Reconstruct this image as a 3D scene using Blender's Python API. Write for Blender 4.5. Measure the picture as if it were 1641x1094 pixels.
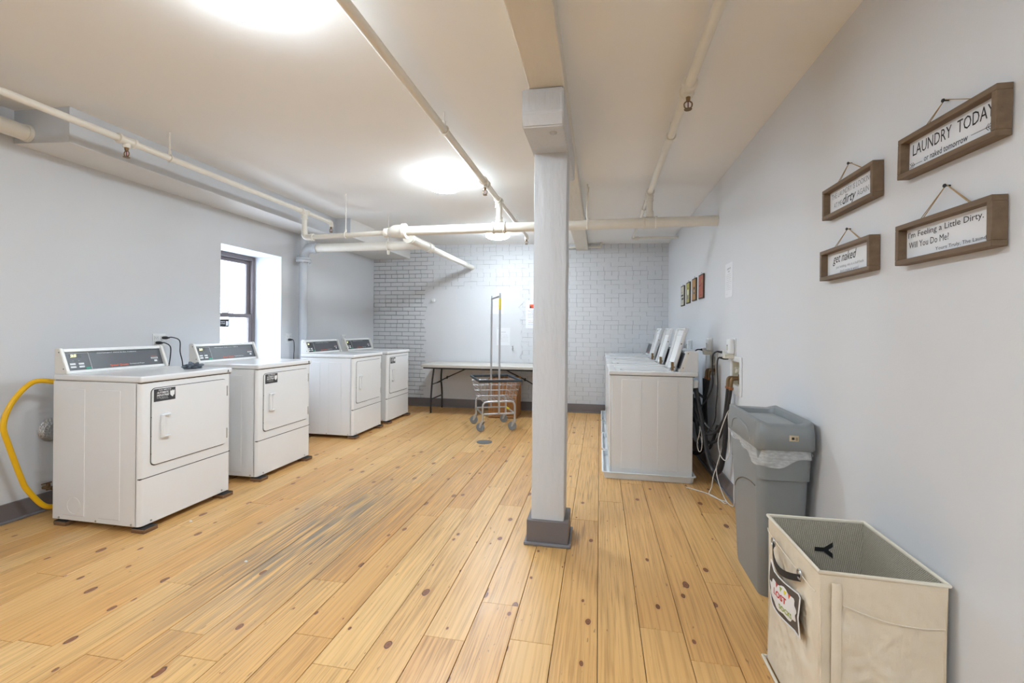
import bpy, bmesh, math, random
from mathutils import Vector, Matrix
random.seed(7)
for o in list(bpy.data.objects): bpy.data.objects.remove(o, do_unlink=True)
S = bpy.context.scene
COL = S.collection
R = math.radians

# ------------------------------------------------------------------ camera, world, exposure
cam = bpy.data.cameras.new('camera'); camo = bpy.data.objects.new('camera', cam); COL.objects.link(camo)
cam.sensor_width = 36.0; cam.lens = 729.0 / 1641 * 36; cam.shift_y = -20.2 / 1641; cam.clip_start = 0.02
camo.matrix_world = Matrix.Translation((0, 0, 1.28)) @ Matrix.Rotation(R(10.91), 4, 'Z') @ Matrix.Rotation(R(90), 4, 'X') @ Matrix.Rotation(R(0.5), 4, 'Z')
S.camera = camo
W = bpy.data.worlds.new('daylight'); S.world = W; W.use_nodes = True
W.node_tree.nodes['Background'].inputs[0].default_value = (0.70, 0.84, 1.0, 1)
W.node_tree.nodes['Background'].inputs[1].default_value = 8.0
S.view_settings.view_transform = 'Standard'; S.view_settings.look = 'None'
S.view_settings.gamma = 1; S.view_settings.use_curve_mapping = False
S.view_settings.exposure = 0.48
LAMP = 72.0
LAMPCOL = (0.795, 0.92, 1.03)
portal = bpy.data.lights.new('window_portal', 'AREA'); portal.shape = 'RECTANGLE'; portal.size = 0.9; portal.size_y = 1.35
portal.cycles.is_portal = True
po = bpy.data.objects.new('window_portal', portal); COL.objects.link(po)
po.matrix_world = Matrix.Translation((-4.21, 4.383, 1.46)) @ Matrix.Rotation(R(-90), 4, 'Y')

# ------------------------------------------------------------------ materials
MATS = {}
def new_mat(name):
    m = bpy.data.materials.new(name); m.use_nodes = True; MATS[name] = m
    nt = m.node_tree; return m, nt, nt.nodes['Principled BSDF']
def N(nt, t, **kw):
    n = nt.nodes.new(t)
    for k, v in kw.items(): setattr(n, k, v)
    return n
def mat(name, col, rough=0.5, metal=0.0, var=0.06, scale=6.0, bump=0.0, bscale=60.0, coat=0.0, alpha=1.0, detail=4.0, stretch=(1, 1, 1), spec=0.5):
    m, nt, b = new_mat(name)
    b.inputs['Roughness'].default_value = rough; b.inputs['Metallic'].default_value = metal
    b.inputs['Coat Weight'].default_value = coat; b.inputs['Coat Roughness'].default_value = 0.15
    b.inputs['Alpha'].default_value = alpha; b.inputs['Specular IOR Level'].default_value = spec
    g = N(nt, 'ShaderNodeNewGeometry'); mp = N(nt, 'ShaderNodeMapping'); mp.inputs['Scale'].default_value = stretch
    nt.links.new(g.outputs['Position'], mp.inputs[0])
    no = N(nt, 'ShaderNodeTexNoise'); no.inputs['Scale'].default_value = scale; no.inputs['Detail'].default_value = detail
    nt.links.new(mp.outputs[0], no.inputs['Vector'])
    mx = N(nt, 'ShaderNodeMix', data_type='RGBA')
    mx.inputs[6].default_value = [c * (1 - var) for c in col] + [1]
    mx.inputs[7].default_value = [min(1, c * (1 + var)) for c in col] + [1]
    nt.links.new(no.outputs[0], mx.inputs[0]); nt.links.new(mx.outputs[2], b.inputs['Base Color'])
    if bump:
        n2 = N(nt, 'ShaderNodeTexNoise'); n2.inputs['Scale'].default_value = bscale; n2.inputs['Detail'].default_value = 3
        nt.links.new(mp.outputs[0], n2.inputs['Vector'])
        bp = N(nt, 'ShaderNodeBump'); bp.inputs['Strength'].default_value = bump; bp.inputs['Distance'].default_value = 0.012 if bump >= .5 else 0.004
        nt.links.new(n2.outputs[0], bp.inputs['Height']); nt.links.new(bp.outputs[0], b.inputs['Normal'])
    return m
def emit_mat(name, col, s):
    m, nt, b = new_mat(name)
    no = N(nt, 'ShaderNodeTexNoise'); no.inputs['Scale'].default_value = 3
    mx = N(nt, 'ShaderNodeMix', data_type='RGBA'); mx.inputs[6].default_value = [c * .98 for c in col] + [1]; mx.inputs[7].default_value = list(col) + [1]
    nt.links.new(no.outputs[0], mx.inputs[0]); nt.links.new(mx.outputs[2], b.inputs['Emission Color'])
    b.inputs['Base Color'].default_value = (.9, .9, .9, 1)
    b.inputs['Emission Strength'].default_value = s
    return m
WALL = (0.68, 0.685, 0.70)
mat('wall_paint', WALL, 0.55, var=0.02, scale=2, bump=0.08, bscale=160)
mat('brick_paint', (0.66, 0.665, 0.68), 0.5, var=0.05, scale=5, bump=0.35, bscale=70)
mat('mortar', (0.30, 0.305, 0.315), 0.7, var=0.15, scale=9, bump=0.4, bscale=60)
mat('patch_paint', (0.68, 0.68, 0.695), 0.5, var=0.02, scale=3, bump=0.12, bscale=30)
mat('ceiling_paint', (0.875, 0.86, 0.84), 0.7, var=0.02, scale=1.2, bump=0.05, bscale=90)
mat('soffit_paint', (0.58, 0.60, 0.63), 0.55, var=0.02, scale=2)
mat('soffit_white', (0.76, 0.74, 0.715), 0.6, var=0.02, scale=2)
mat('baseboard_grey', (0.165, 0.145, 0.145), 0.45, var=0.06, scale=8)
mat('baseboard_bead', (0.19, 0.185, 0.20), 0.4, var=0.06, scale=8)
mat('pipe_cream', (0.78, 0.735, 0.65), 0.38, var=0.07, scale=9, bump=0.12, bscale=40)
mat('pipe_grey', (0.56, 0.58, 0.61), 0.45, var=0.04, scale=6, bump=0.1, bscale=40)
mat('beam_paint', (0.72, 0.66, 0.56), 0.5, var=0.06, scale=7, bump=0.5, bscale=28, stretch=(1, .25, 1))
mat('post_paint', (0.60, 0.605, 0.62), 0.42, var=0.05, scale=7, bump=0.55, bscale=26, stretch=(1, 1, .22))
mat('post_bolt', (0.5, 0.5, 0.52), 0.4, var=0.05)
mat('enamel', (0.80, 0.80, 0.80), 0.22, var=0.012, scale=3, coat=0.25)
mat('enamel_warm', (0.78, 0.76, 0.71), 0.3, var=0.02, scale=5)
mat('enamel_trim', (0.80, 0.80, 0.79), 0.28, var=0.01, scale=3)
mat('gap_dark', (0.045, 0.04, 0.038), 0.7, var=0.1)
mat('panel_grey', (0.075, 0.078, 0.088), 0.35, var=0.08, scale=25)
mat('panel_dark', (0.045, 0.047, 0.052), 0.35, var=0.08, scale=25)
mat('black_rubber', (0.016, 0.016, 0.018), 0.45, var=0.15, scale=20)
mat('black_plastic', (0.014, 0.014, 0.016), 0.35, var=0.1, scale=20)
mat('table_leg_black', (0.02, 0.02, 0.022), 0.35, var=0.1)
mat('print_black', (0.012, 0.012, 0.014), 0.6, var=0.05)
mat('print_grey', (0.22, 0.22, 0.23), 0.6, var=0.05)
mat('print_blue', (0.16, 0.26, 0.55), 0.6, var=0.05)
mat('print_red', (0.60, 0.04, 0.04), 0.6, var=0.05)
mat('print_pink', (0.75, 0.2, 0.35), 0.6, var=0.05)
mat('print_green', (0.33, 0.42, 0.06), 0.6, var=0.05)
mat('print_orange', (0.80, 0.11, 0.03), 0.5, var=0.05)
mat('print_white', (0.82, 0.82, 0.82), 0.5, var=0.02)
mat('button_green', (0.0, 0.30, 0.18), 0.4, var=0.05)
emit_mat('digits_yellow', (0.95, 0.88, 0.0), 0.8)
mat('wood_shim', (0.22, 0.12, 0.06), 0.7, var=0.25, scale=30, stretch=(1, 1, 6))
mat('shim_black', (0.02, 0.018, 0.017), 0.8, var=0.2)
mat('steel', (0.45, 0.45, 0.46), 0.35, metal=1.0, var=0.08, scale=20)
mat('zinc', (0.52, 0.53, 0.55), 0.38, metal=0.85, var=0.08, scale=15)
mat('brass', (0.22, 0.14, 0.07), 0.45, metal=0.8, var=0.25, scale=40)
mat('copper', (0.36, 0.15, 0.07), 0.4, metal=0.8, var=0.2, scale=40)
mat('bulb_red', (0.32, 0.03, 0.02), 0.15, var=0.05)
mat('foil', (0.5, 0.5, 0.5), 0.3, metal=0.9, var=0.25, scale=60, bump=0.6, bscale=90)
mat('yellow_hose', (0.83, 0.47, 0.005), 0.35, var=0.05, scale=30)
mat('yellow_tag', (0.85, 0.70, 0.01), 0.4, var=0.05)
mat('white_plastic', (0.78, 0.78, 0.77), 0.3, var=0.02, scale=8)
mat('pan_plastic', (0.78, 0.80, 0.81), 0.32, var=0.03, scale=8)
mat('cream_plastic', (0.70, 0.66, 0.55), 0.35, var=0.05)
mat('white_cord', (0.72, 0.70, 0.66), 0.4, var=0.05)
mat('cloth_dark', (0.13, 0.15, 0.18), 0.9, var=0.35, scale=60)
mat('table_top', (0.56, 0.525, 0.475), 0.42, var=0.03, scale=6, bump=0.1, bscale=200)
mat('bumper_navy', (0.028, 0.042, 0.055), 0.5, var=0.08)
mat('caster_grey', (0.22, 0.235, 0.255), 0.55, var=0.08)
mat('bin_grey', (0.225, 0.24, 0.245), 0.42, var=0.05, scale=12, bump=0.06, bscale=300)
mat('bin_flap', (0.27, 0.285, 0.285), 0.45, var=0.08, scale=12)
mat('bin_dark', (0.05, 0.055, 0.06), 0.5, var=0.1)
mat('bin_groove', (0.14, 0.11, 0.075), 0.5, var=0.1)
mat('label_tan', (0.60, 0.49, 0.32), 0.5, var=0.1, scale=60)
mat('canvas', (0.76, 0.67, 0.53), 0.85, var=0.05, scale=14, bump=0.25, bscale=420)
mat('canvas_edge', (0.76, 0.70, 0.58), 0.8, var=0.04, scale=14)
mat('strap_black', (0.018, 0.018, 0.02), 0.6, var=0.15, scale=200)
mat('patch_brown', (0.105, 0.082, 0.066), 0.8, var=0.35, scale=30, stretch=(4, 1, 1))
mat('paper', (0.80, 0.80, 0.82), 0.7, var=0.01, scale=4)
mat('sign_board', (0.77, 0.775, 0.79), 0.6, var=0.01, scale=4)
mat('sign_wood', (0.165, 0.108, 0.062), 0.6, var=0.4, scale=40, bump=0.3, bscale=90, stretch=(1, .08, 1.2), detail=6)
mat('twine', (0.42, 0.28, 0.14), 0.9, var=0.25, scale=200)
mat('art_cream', (0.55, 0.52, 0.42), 0.6, var=0.2, scale=40)
mat('art_yellow', (0.42, 0.37, 0.09), 0.6, var=0.3, scale=30)
mat('art_ochre', (0.42, 0.22, 0.07), 0.6, var=0.3, scale=30)
mat('art_red', (0.46, 0.11, 0.055), 0.6, var=0.25, scale=30)
mat('art_edge', (0.055, 0.035, 0.02), 0.6, var=0.2, scale=30)
mat('window_frame', (0.17, 0.14, 0.14), 0.4, var=0.1)
mat('drain_metal', (0.16, 0.165, 0.17), 0.5, metal=0.5, var=0.2, scale=40)
mat('lint', (0.75, 0.75, 0.75), 0.9, var=0.05)
mat('leaf', (0.42, 0.50, 0.40), 0.6, var=0.2, scale=8)
mat('bark', (0.12, 0.09, 0.07), 0.9, var=0.2, scale=20)
mat('wicker', (0.38, 0.17, 0.055), 0.6, var=0.3, scale=55, bump=0.3, bscale=200)
mat('wicker_dark', (0.12, 0.06, 0.025), 0.7, var=0.3, scale=55)
emit_mat('lamp_glow', LAMPCOL, LAMP * 1.25); emit_mat('lamp_glow_rim', LAMPCOL, LAMP * .32)
mat('lamp_rim', (0.8, 0.8, 0.8), 0.3, var=0.02)

def film_mat(name, col, opac, rough):
    m, nt, b = new_mat(name)
    b.inputs['Base Color'].default_value = (*col, 1); b.inputs['Roughness'].default_value = rough
    t = N(nt, 'ShaderNodeBsdfTransparent'); mx = N(nt, 'ShaderNodeMixShader')
    no = N(nt, 'ShaderNodeTexNoise'); no.inputs['Scale'].default_value = 9; no.inputs['Detail'].default_value = 3
    mr = N(nt, 'ShaderNodeMapRange'); mr.inputs[3].default_value = max(0, opac - .2); mr.inputs[4].default_value = min(1, opac + .2)
    nt.links.new(no.outputs[0], mr.inputs[0]); nt.links.new(mr.outputs[0], mx.inputs[0])
    nt.links.new(t.outputs[0], mx.inputs[1]); nt.links.new(b.outputs[0], mx.inputs[2])
    nt.links.new(mx.outputs[0], nt.nodes['Material Output'].inputs[0])
    return m
film_mat('liner_film', (0.85, 0.85, 0.85), 0.36, 0.12)
def glass_mat():
    m, nt, b = new_mat('window_glass')
    t = N(nt, 'ShaderNodeBsdfTransparent'); t.inputs[0].default_value = (.97, .98, 1, 1)
    g = N(nt, 'ShaderNodeBsdfGlossy'); g.inputs[1].default_value = 0.02
    mx = N(nt, 'ShaderNodeMixShader'); mx.inputs[0].default_value = 0.05
    nt.links.new(t.outputs[0], mx.inputs[1]); nt.links.new(g.outputs[0], mx.inputs[2])
    nt.links.new(mx.outputs[0], nt.nodes['Material Output'].inputs[0])
glass_mat()
def ramp(nt, stops):
    r = N(nt, 'ShaderNodeValToRGB'); e = r.color_ramp.elements
    while len(e) < len(stops): e.new(0.5)
    for i, (p, c) in enumerate(stops):
        e[i].position = p; e[i].color = (*c, 1) if len(c) == 3 else c
    return r
def math_n(nt, op, a, b=None, clamp=False):
    n = N(nt, 'ShaderNodeMath', operation=op, use_clamp=clamp)
    for i, v in enumerate((a, b)):
        if v is None: continue
        if isinstance(v, (int, float)): n.inputs[i].default_value = v
        else: nt.links.new(v, n.inputs[i])
    return n.outputs[0]
def mixc(nt, f, a, b, blend='MIX'):
    m = N(nt, 'ShaderNodeMix', data_type='RGBA', blend_type=blend)
    for i, v in ((0, f), (6, a), (7, b)):
        if isinstance(v, (int, float)): m.inputs[i].default_value = v
        elif isinstance(v, tuple): m.inputs[i].default_value = (*v, 1)
        else: nt.links.new(v, m.inputs[i])
    return m.outputs[2]
def plank_mat():
    m, nt, b = new_mat('pine_floor')
    g = N(nt, 'ShaderNodeNewGeometry'); oi = N(nt, 'ShaderNodeObjectInfo')
    rnd = oi.outputs['Random']
    off = N(nt, 'ShaderNodeCombineXYZ')
    nt.links.new(math_n(nt, 'MULTIPLY', rnd, 37.0), off.inputs[0]); nt.links.new(math_n(nt, 'MULTIPLY', rnd, 91.0), off.inputs[1])
    ad = N(nt, 'ShaderNodeVectorMath', operation='ADD'); nt.links.new(g.outputs['Position'], ad.inputs[0]); nt.links.new(off.outputs[0], ad.inputs[1])
    def noise(sc, scale, det=4, dist=0.0, src=ad.outputs[0]):
        mp = N(nt, 'ShaderNodeMapping'); mp.inputs['Scale'].default_value = sc; nt.links.new(src, mp.inputs[0])
        n = N(nt, 'ShaderNodeTexNoise'); n.inputs['Scale'].default_value = scale; n.inputs['Detail'].default_value = det; n.inputs['Distortion'].default_value = dist
        nt.links.new(mp.outputs[0], n.inputs['Vector']); return n.outputs[0]
    # board tone
    tone = ramp(nt, [(0.0, (0.66, 0.36, 0.125)), (0.35, (0.72, 0.43, 0.165)), (0.7, (0.76, 0.48, 0.20)), (1.0, (0.68, 0.36, 0.115))])
    nt.links.new(rnd, tone.inputs[0])
    # growth grain
    gr = noise((14, .55, 1), 2.2, 5, 0.6)
    grr = ramp(nt, [(0.30, (0.60, 0.55, 0.48)), (0.48, (0.95, 0.94, 0.92)), (0.62, (1.0, 1.0, 1.0)), (0.78, (0.86, 0.80, 0.70))]); nt.links.new(gr, grr.inputs[0])
    c = mixc(nt, 0.55, tone.outputs[0], grr.outputs[0], 'MULTIPLY')
    fine = noise((95, 2.2, 1), 1.6, 5)
    fr = ramp(nt, [(0.36, (0.36, 0.30, 0.24)), (0.50, (1, 1, 1)), (1, (1, 1, 1))]); nt.links.new(fine, fr.inputs[0])
    gm = N(nt, 'ShaderNodeMapRange'); nt.links.new(noise((2.2, .5, 1), 1.0, 2), gm.inputs[0]); gm.inputs[1].default_value = 0.38; gm.inputs[2].default_value = 0.68; gm.inputs[3].default_value = 0.06; gm.inputs[4].default_value = 0.6
    c = mixc(nt, gm.outputs[0], c, fr.outputs[0], 'MULTIPLY')
    # cathedral figure
    wv = N(nt, 'ShaderNodeTexWave', wave_type='BANDS', bands_direction='X'); wv.inputs['Scale'].default_value = 11; wv.inputs['Distortion'].default_value = 9; wv.inputs['Detail'].default_value = 2; wv.inputs['Detail Scale'].default_value = 0.6
    mpw = N(nt, 'ShaderNodeMapping'); mpw.inputs['Scale'].default_value = (1, .09, 1); nt.links.new(ad.outputs[0], mpw.inputs[0]); nt.links.new(mpw.outputs[0], wv.inputs[0])
    wr = ramp(nt, [(0.0, (0.80, 0.70, 0.56)), (0.35, (1, 1, 1)), (1, (1, 1, 1))]); nt.links.new(wv.outputs[1], wr.inputs[0])
    c = mixc(nt, 0.45, c, wr.outputs[0], 'MULTIPLY')
    # broad warm stains
    st = noise((1.3, .6, 1), 1.2, 3); sr = ramp(nt, [(0.42, (1, 1, 1)), (0.75, (0.90, 0.80, 0.66))]); nt.links.new(st, sr.inputs[0])
    c = mixc(nt, 0.6, c, sr.outputs[0], 'MULTIPLY')
    # knots
    mpk = N(nt, 'ShaderNodeMapping'); mpk.inputs['Scale'].default_value = (6.2, 3.4, 0); nt.links.new(ad.outputs[0], mpk.inputs[0])
    wob = N(nt, 'ShaderNodeTexNoise'); wob.inputs['Scale'].default_value = 22; nt.links.new(ad.outputs[0], wob.inputs['Vector'])
    wo2 = N(nt, 'ShaderNodeVectorMath', operation='SCALE'); nt.links.new(wob.outputs[1], wo2.inputs[0]); wo2.inputs['Scale'].default_value = 0.05
    ak = N(nt, 'ShaderNodeVectorMath', operation='ADD'); nt.links.new(mpk.outputs[0], ak.inputs[0]); nt.links.new(wo2.outputs[0], ak.inputs[1])
    vo = N(nt, 'ShaderNodeTexVoronoi', voronoi_dimensions='2D'); vo.inputs['Scale'].default_value = 1.0; nt.links.new(ak.outputs[0], vo.inputs['Vector'])
    sep = N(nt, 'ShaderNodeSeparateColor'); nt.links.new(vo.outputs['Color'], sep.inputs[0])
    rad = math_n(nt, 'MULTIPLY', math_n(nt, 'SUBTRACT', sep.outputs[0], 0.42, True), 0.19)
    rel = math_n(nt, 'DIVIDE', vo.outputs['Distance'], math_n(nt, 'MAXIMUM', rad, 0.0004))
    kr = ramp(nt, [(0.0, (0.16, 0.055, 0.022)), (0.28, (0.27, 0.10, 0.04)), (0.36, (0.06, 0.025, 0.015)), (0.44, (0.20, 0.075, 0.03))])
    nt.links.new(math_n(nt, 'MULTIPLY', rel, 0.42), kr.inputs[0])
    km = math_n(nt, 'SUBTRACT', 1.0, math_n(nt, 'MULTIPLY', math_n(nt, 'SUBTRACT', rel, 0.9), 6.0, True), True)
    halo = math_n(nt, 'MULTIPLY', math_n(nt, 'SUBTRACT', 1.0, math_n(nt, 'MULTIPLY', math_n(nt, 'SUBTRACT', rel, 0.9), 0.9, True), True), 0.45)
    c = mixc(nt, halo, c, (0.55, 0.25, 0.08)); c = mixc(nt, km, c, kr.outputs[0])
    # pinholes, nicks and scratches
    sp = noise((60, 16, 1), 1.0, 2, 0, g.outputs['Position'])
    spm = ramp(nt, [(0.70, (0, 0, 0)), (0.74, (1, 1, 1))]); nt.links.new(sp, spm.inputs[0])
    c = mixc(nt, math_n(nt, 'MULTIPLY', spm.outputs[0], 0.55), c, (0.10, 0.055, 0.03))
    # grey worn traffic streaks: a patch of worn finish in front of the dryers
    def blob(cx, cy, sx, sy):
        mp = N(nt, 'ShaderNodeMapping'); mp.inputs['Location'].default_value = (-cx / sx, -cy / sy, 0); mp.inputs['Scale'].default_value = (1 / sx, 1 / sy, 0)
        nt.links.new(g.outputs['Position'], mp.inputs[0])
        gt = N(nt, 'ShaderNodeTexGradient', gradient_type='SPHERICAL'); nt.links.new(mp.outputs[0], gt.inputs[0]); return gt.outputs[1]
    wear = math_n(nt, 'ADD', math_n(nt, 'MULTIPLY', blob(-1.72, 2.55, .50, 1.25), 1.0), math_n(nt, 'MULTIPLY', blob(-1.5, 3.9, 1.4, 3.0), 0.5), True)
    ws = noise((75, 2.0, 1), 1.1, 4); wsr = ramp(nt, [(0.40, (0, 0, 0)), (0.56, (1, 1, 1))]); nt.links.new(ws, wsr.inputs[0])
    wm = math_n(nt, 'MULTIPLY', math_n(nt, 'MULTIPLY', wsr.outputs[0], wear), 0.95, True)
    c = mixc(nt, wm, c, (0.20, 0.165, 0.125))
    nt.links.new(c, b.inputs['Base Color'])
    ro = N(nt, 'ShaderNodeMapRange'); nt.links.new(noise((3, 1.5, 1), 2.5, 5, 0, g.outputs['Position']), ro.inputs[0]); ro.inputs[3].default_value = 0.22; ro.inputs[4].default_value = 0.46
    nt.links.new(ro.outputs[0], b.inputs['Roughness'])
    bp = N(nt, 'ShaderNodeBump'); bp.inputs['Strength'].default_value = 0.10; bp.inputs['Distance'].default_value = 0.003
    nt.links.new(fine, bp.inputs['Height']); nt.links.new(bp.outputs[0], b.inputs['Normal'])
plank_mat()
def mesh_lining():
    m, nt, b = new_mat('mesh_lining')
    g = N(nt, 'ShaderNodeNewGeometry'); mp = N(nt, 'ShaderNodeMapping'); mp.inputs['Rotation'].default_value = (R(45), R(45), R(45)); nt.links.new(g.outputs['Position'], mp.inputs[0])
    vo = N(nt, 'ShaderNodeTexVoronoi'); vo.inputs['Scale'].default_value = 300; vo.inputs['Randomness'].default_value = 0.25
    nt.links.new(mp.outputs[0], vo.inputs['Vector'])
    rp = ramp(nt, [(0.30, (0.10, 0.086, 0.062)), (0.52, (0.50, 0.45, 0.36))]); nt.links.new(vo.outputs['Distance'], rp.inputs[0])
    nt.links.new(rp.outputs[0], b.inputs['Base Color']); b.inputs['Roughness'].default_value = 0.8
mesh_lining()

# ------------------------------------------------------------------ geometry helpers
class B:
    def __init__(s): s.bm = bmesh.new(); s.boxy = False
    def box(s, x0, x1, y0, y1, z0, z1, bev=0.0, seg=2):
        r = bmesh.ops.create_cube(s.bm, size=1.0); vs = r['verts']
        for v in vs: v.co = Vector((x0 + (v.co.x + .5) * (x1 - x0), y0 + (v.co.y + .5) * (y1 - y0), z0 + (v.co.z + .5) * (z1 - z0)))
        if bev:
            s.boxy = True
            es = list({e for v in vs for e in v.link_edges})
            bmesh.ops.bevel(s.bm, geom=es, offset=bev, segments=seg, profile=0.5, affect='EDGES')
        return s
    def obox(s, c, size, rot, bev=0.0):
        r = bmesh.ops.create_cube(s.bm, size=1.0); vs = r['verts']
        for v in vs: v.co = Vector(c) + rot @ Vector((v.co.x * size[0], v.co.y * size[1], v.co.z * size[2]))
        if bev:
            s.boxy = True
            es = list({e for v in vs for e in v.link_edges})
            bmesh.ops.bevel(s.bm, geom=es, offset=bev, segments=2, profile=0.5, affect='EDGES')
        return s
    def cyl(s, p0, p1, r0, r1=None, n=16, caps=True):
        return s.rings([(Vector(p0), r0), (Vector(p1), r0 if r1 is None else r1)], n, caps)
    def rings(s, pr, n=16, caps=True):
        """straight-axis lathe through (point, radius) pairs"""
        a = (pr[-1][0] - pr[0][0]); a = Vector(a).normalized() if Vector(a).length > 1e-9 else Vector((0, 0, 1))
        u = a.orthogonal().normalized(); w = a.cross(u); prev = None; first = None
        for p, r in pr:
            ring = [s.bm.verts.new(Vector(p) + (u * math.cos(t) + w * math.sin(t)) * r) for t in [2 * math.pi * i / n for i in range(n)]]
            if prev:
                for i in range(n): s.bm.faces.new((prev[i], prev[(i + 1) % n], ring[(i + 1) % n], ring[i]))
            else: first = ring
            prev = ring
        if caps: s.bm.faces.new(list(reversed(first))); s.bm.faces.new(prev)
        return s
    def tube(s, pts, r, n=8, sub=6, closed=False, smooth=True, caps=True):
        P = [Vector(p) for p in pts]
        if smooth and len(P) > 2:
            Q = []; L = len(P); rng = range(L if closed else L - 1)
            for i in rng:
                p0 = P[(i - 1) % L] if (closed or i > 0) else P[0] * 2 - P[1]
                p1 = P[i]; p2 = P[(i + 1) % L]
                p3 = P[(i + 2) % L] if (closed or i + 2 < L) else P[-1] * 2 - P[-2]
                for k in range(sub):
                    t = k / sub
                    Q.append(0.5 * ((2 * p1) + (p2 - p0) * t + (2 * p0 - 5 * p1 + 4 * p2 - p3) * t * t + (3 * p1 - p0 - 3 * p2 + p3) * t ** 3))
            if not closed: Q.append(P[-1])
            P = Q
        L = len(P); u = None; rings = []
        for i, p in enumerate(P):
            a = P[(i + 1) % L] if (closed or i + 1 < L) else P[i]; b_ = P[i - 1] if (closed or i > 0) else P[i]
            d = (a - b_).normalized()
            if u is None: u = d.orthogonal().normalized()
            u = (u - d * u.dot(d))
            u = u.normalized() if u.length > 1e-6 else d.orthogonal().normalized()
            w = d.cross(u)
            rr = r[i] if isinstance(r, list) else r
            rings.append([s.bm.verts.new(p + (u * math.cos(t) + w * math.sin(t)) * rr) for t in [2 * math.pi * k / n for k in range(n)]])
        for i in range(L if closed else L - 1):
            A, C = rings[i], rings[(i + 1) % L]
            for k in range(n): s.bm.faces.new((A[k], A[(k + 1) % n], C[(k + 1) % n], C[k]))
        if not closed and caps: s.bm.faces.new(list(reversed(rings[0]))); s.bm.faces.new(rings[-1])
        return s
    def prism(s, poly, ax, a, b):
        """poly: 2D points in the plane of the two other axes (in x,y,z order), extruded along ax"""
        def mk(p, v):
            c = [p[0], p[1]]; c.insert(ax, v); return s.bm.verts.new(c)
        A = [mk(p, a) for p in poly]; C = [mk(p, b) for p in poly]; n = len(poly)
        s.bm.faces.new(A); s.bm.faces.new(list(reversed(C)))
        for i in range(n): s.bm.faces.new((A[i], C[i], C[(i + 1) % n], A[(i + 1) % n]))
        return s
    def loft(s, secs, n=6, cap0=True, cap1=True):
        """rounded rectangles (x0,x1,y0,y1,r,z)"""
        prev = None; first = None
        for x0, x1, y0, y1, r, z in secs:
            pts = []
            for cx, cy, a0 in ((x1 - r, y1 - r, 0), (x0 + r, y1 - r, 90), (x0 + r, y0 + r, 180), (x1 - r, y0 + r, 270)):
                for k in range(n + 1):
                    a = R(a0 + 90 * k / n); pts.append((cx + r * math.cos(a), cy + r * math.sin(a)))
            ring = [s.bm.verts.new((p[0], p[1], z(*p) if callable(z) else z)) for p in pts]
            m = len(ring)
            if prev:
                for i in range(m): s.bm.faces.new((prev[i], prev[(i + 1) % m], ring[(i + 1) % m], ring[i]))
            else: first = ring
            prev = ring
        if cap0: s.bm.faces.new(list(reversed(first)))
        if cap1: s.bm.faces.new(prev)
        return s
    def quad(s, *p): s.bm.faces.new([s.bm.verts.new(q) for q in p]); return s
    def grid(s, f, nu, nv):
        V = [[s.bm.verts.new(f(i / nu, j / nv)) for j in range(nv + 1)] for i in range(nu + 1)]
        for i in range(nu):
            for j in range(nv): s.bm.faces.new((V[i][j], V[i + 1][j], V[i + 1][j + 1], V[i][j + 1]))
        return s
    def sphere(s, c, r, sx=1, sy=1, sz=1, u=12, v=8):
        m = Matrix.Translation(c) @ Matrix.Diagonal((r * sx, r * sy, r * sz, 1))
        bmesh.ops.create_uvsphere(s.bm, u_segments=u, v_segments=v, radius=1, matrix=m); return s
    def mesh(s, name, smooth=None):
        bmesh.ops.recalc_face_normals(s.bm, faces=s.bm.faces)
        me = bpy.data.meshes.new(name); s.bm.to_mesh(me); s.bm.free()
        if smooth is not None and len(me.polygons):
            me.polygons.foreach_set('use_smooth', [True] * len(me.polygons)); me.set_sharp_from_angle(angle=R(smooth))
            if s.boxy:
                ar = sorted(p.area for p in me.polygons); lim = 8 * ar[len(ar) // 2]
                for p in me.polygons:
                    if p.area > lim: p.use_smooth = False
        return me
    def obj(s, name, m, parent=None, smooth=35, loc=None):
        me = s.mesh(name, smooth); me.materials.append(MATS[m] if isinstance(m, str) else m)
        return link(name, me, parent, loc)
def link(name, me, parent=None, loc=None):
    o = bpy.data.objects.new(name, me); COL.objects.link(o)
    if parent: o.parent = parent
    if loc is not None: o.location = loc
    return o
def tag(o, label, cat, group=None):
    o['label'] = label; o['category'] = cat
    if group: o['group'] = group
    return o
def thing(name, label, cat, loc=(0, 0, 0), rotz=0.0, group=None):
    o = bpy.data.objects.new(name, None); COL.objects.link(o); o.location = loc; o.rotation_euler = (0, 0, rotz); o.empty_display_size = .1
    return tag(o, label, cat, group)
def struct(o, label=None):
    o['kind'] = 'structure'
    if label: o['label'] = label
    return o
def kids(o): return [c for c in bpy.data.objects if c.parent == o]
def dup(o, parent=None):
    c = o.copy(); COL.objects.link(c); c.parent = parent
    for k in kids(o): dup(k, c)
    return c
def frame(o, right, up):
    r = Vector(right).normalized(); u = Vector(up); u = (u - r * u.dot(r)).normalized(); n = r.cross(u)
    m = Matrix((r, u, n)).transposed().to_4x4(); m.translation = Vector(o); return m
TXT = {}
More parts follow.
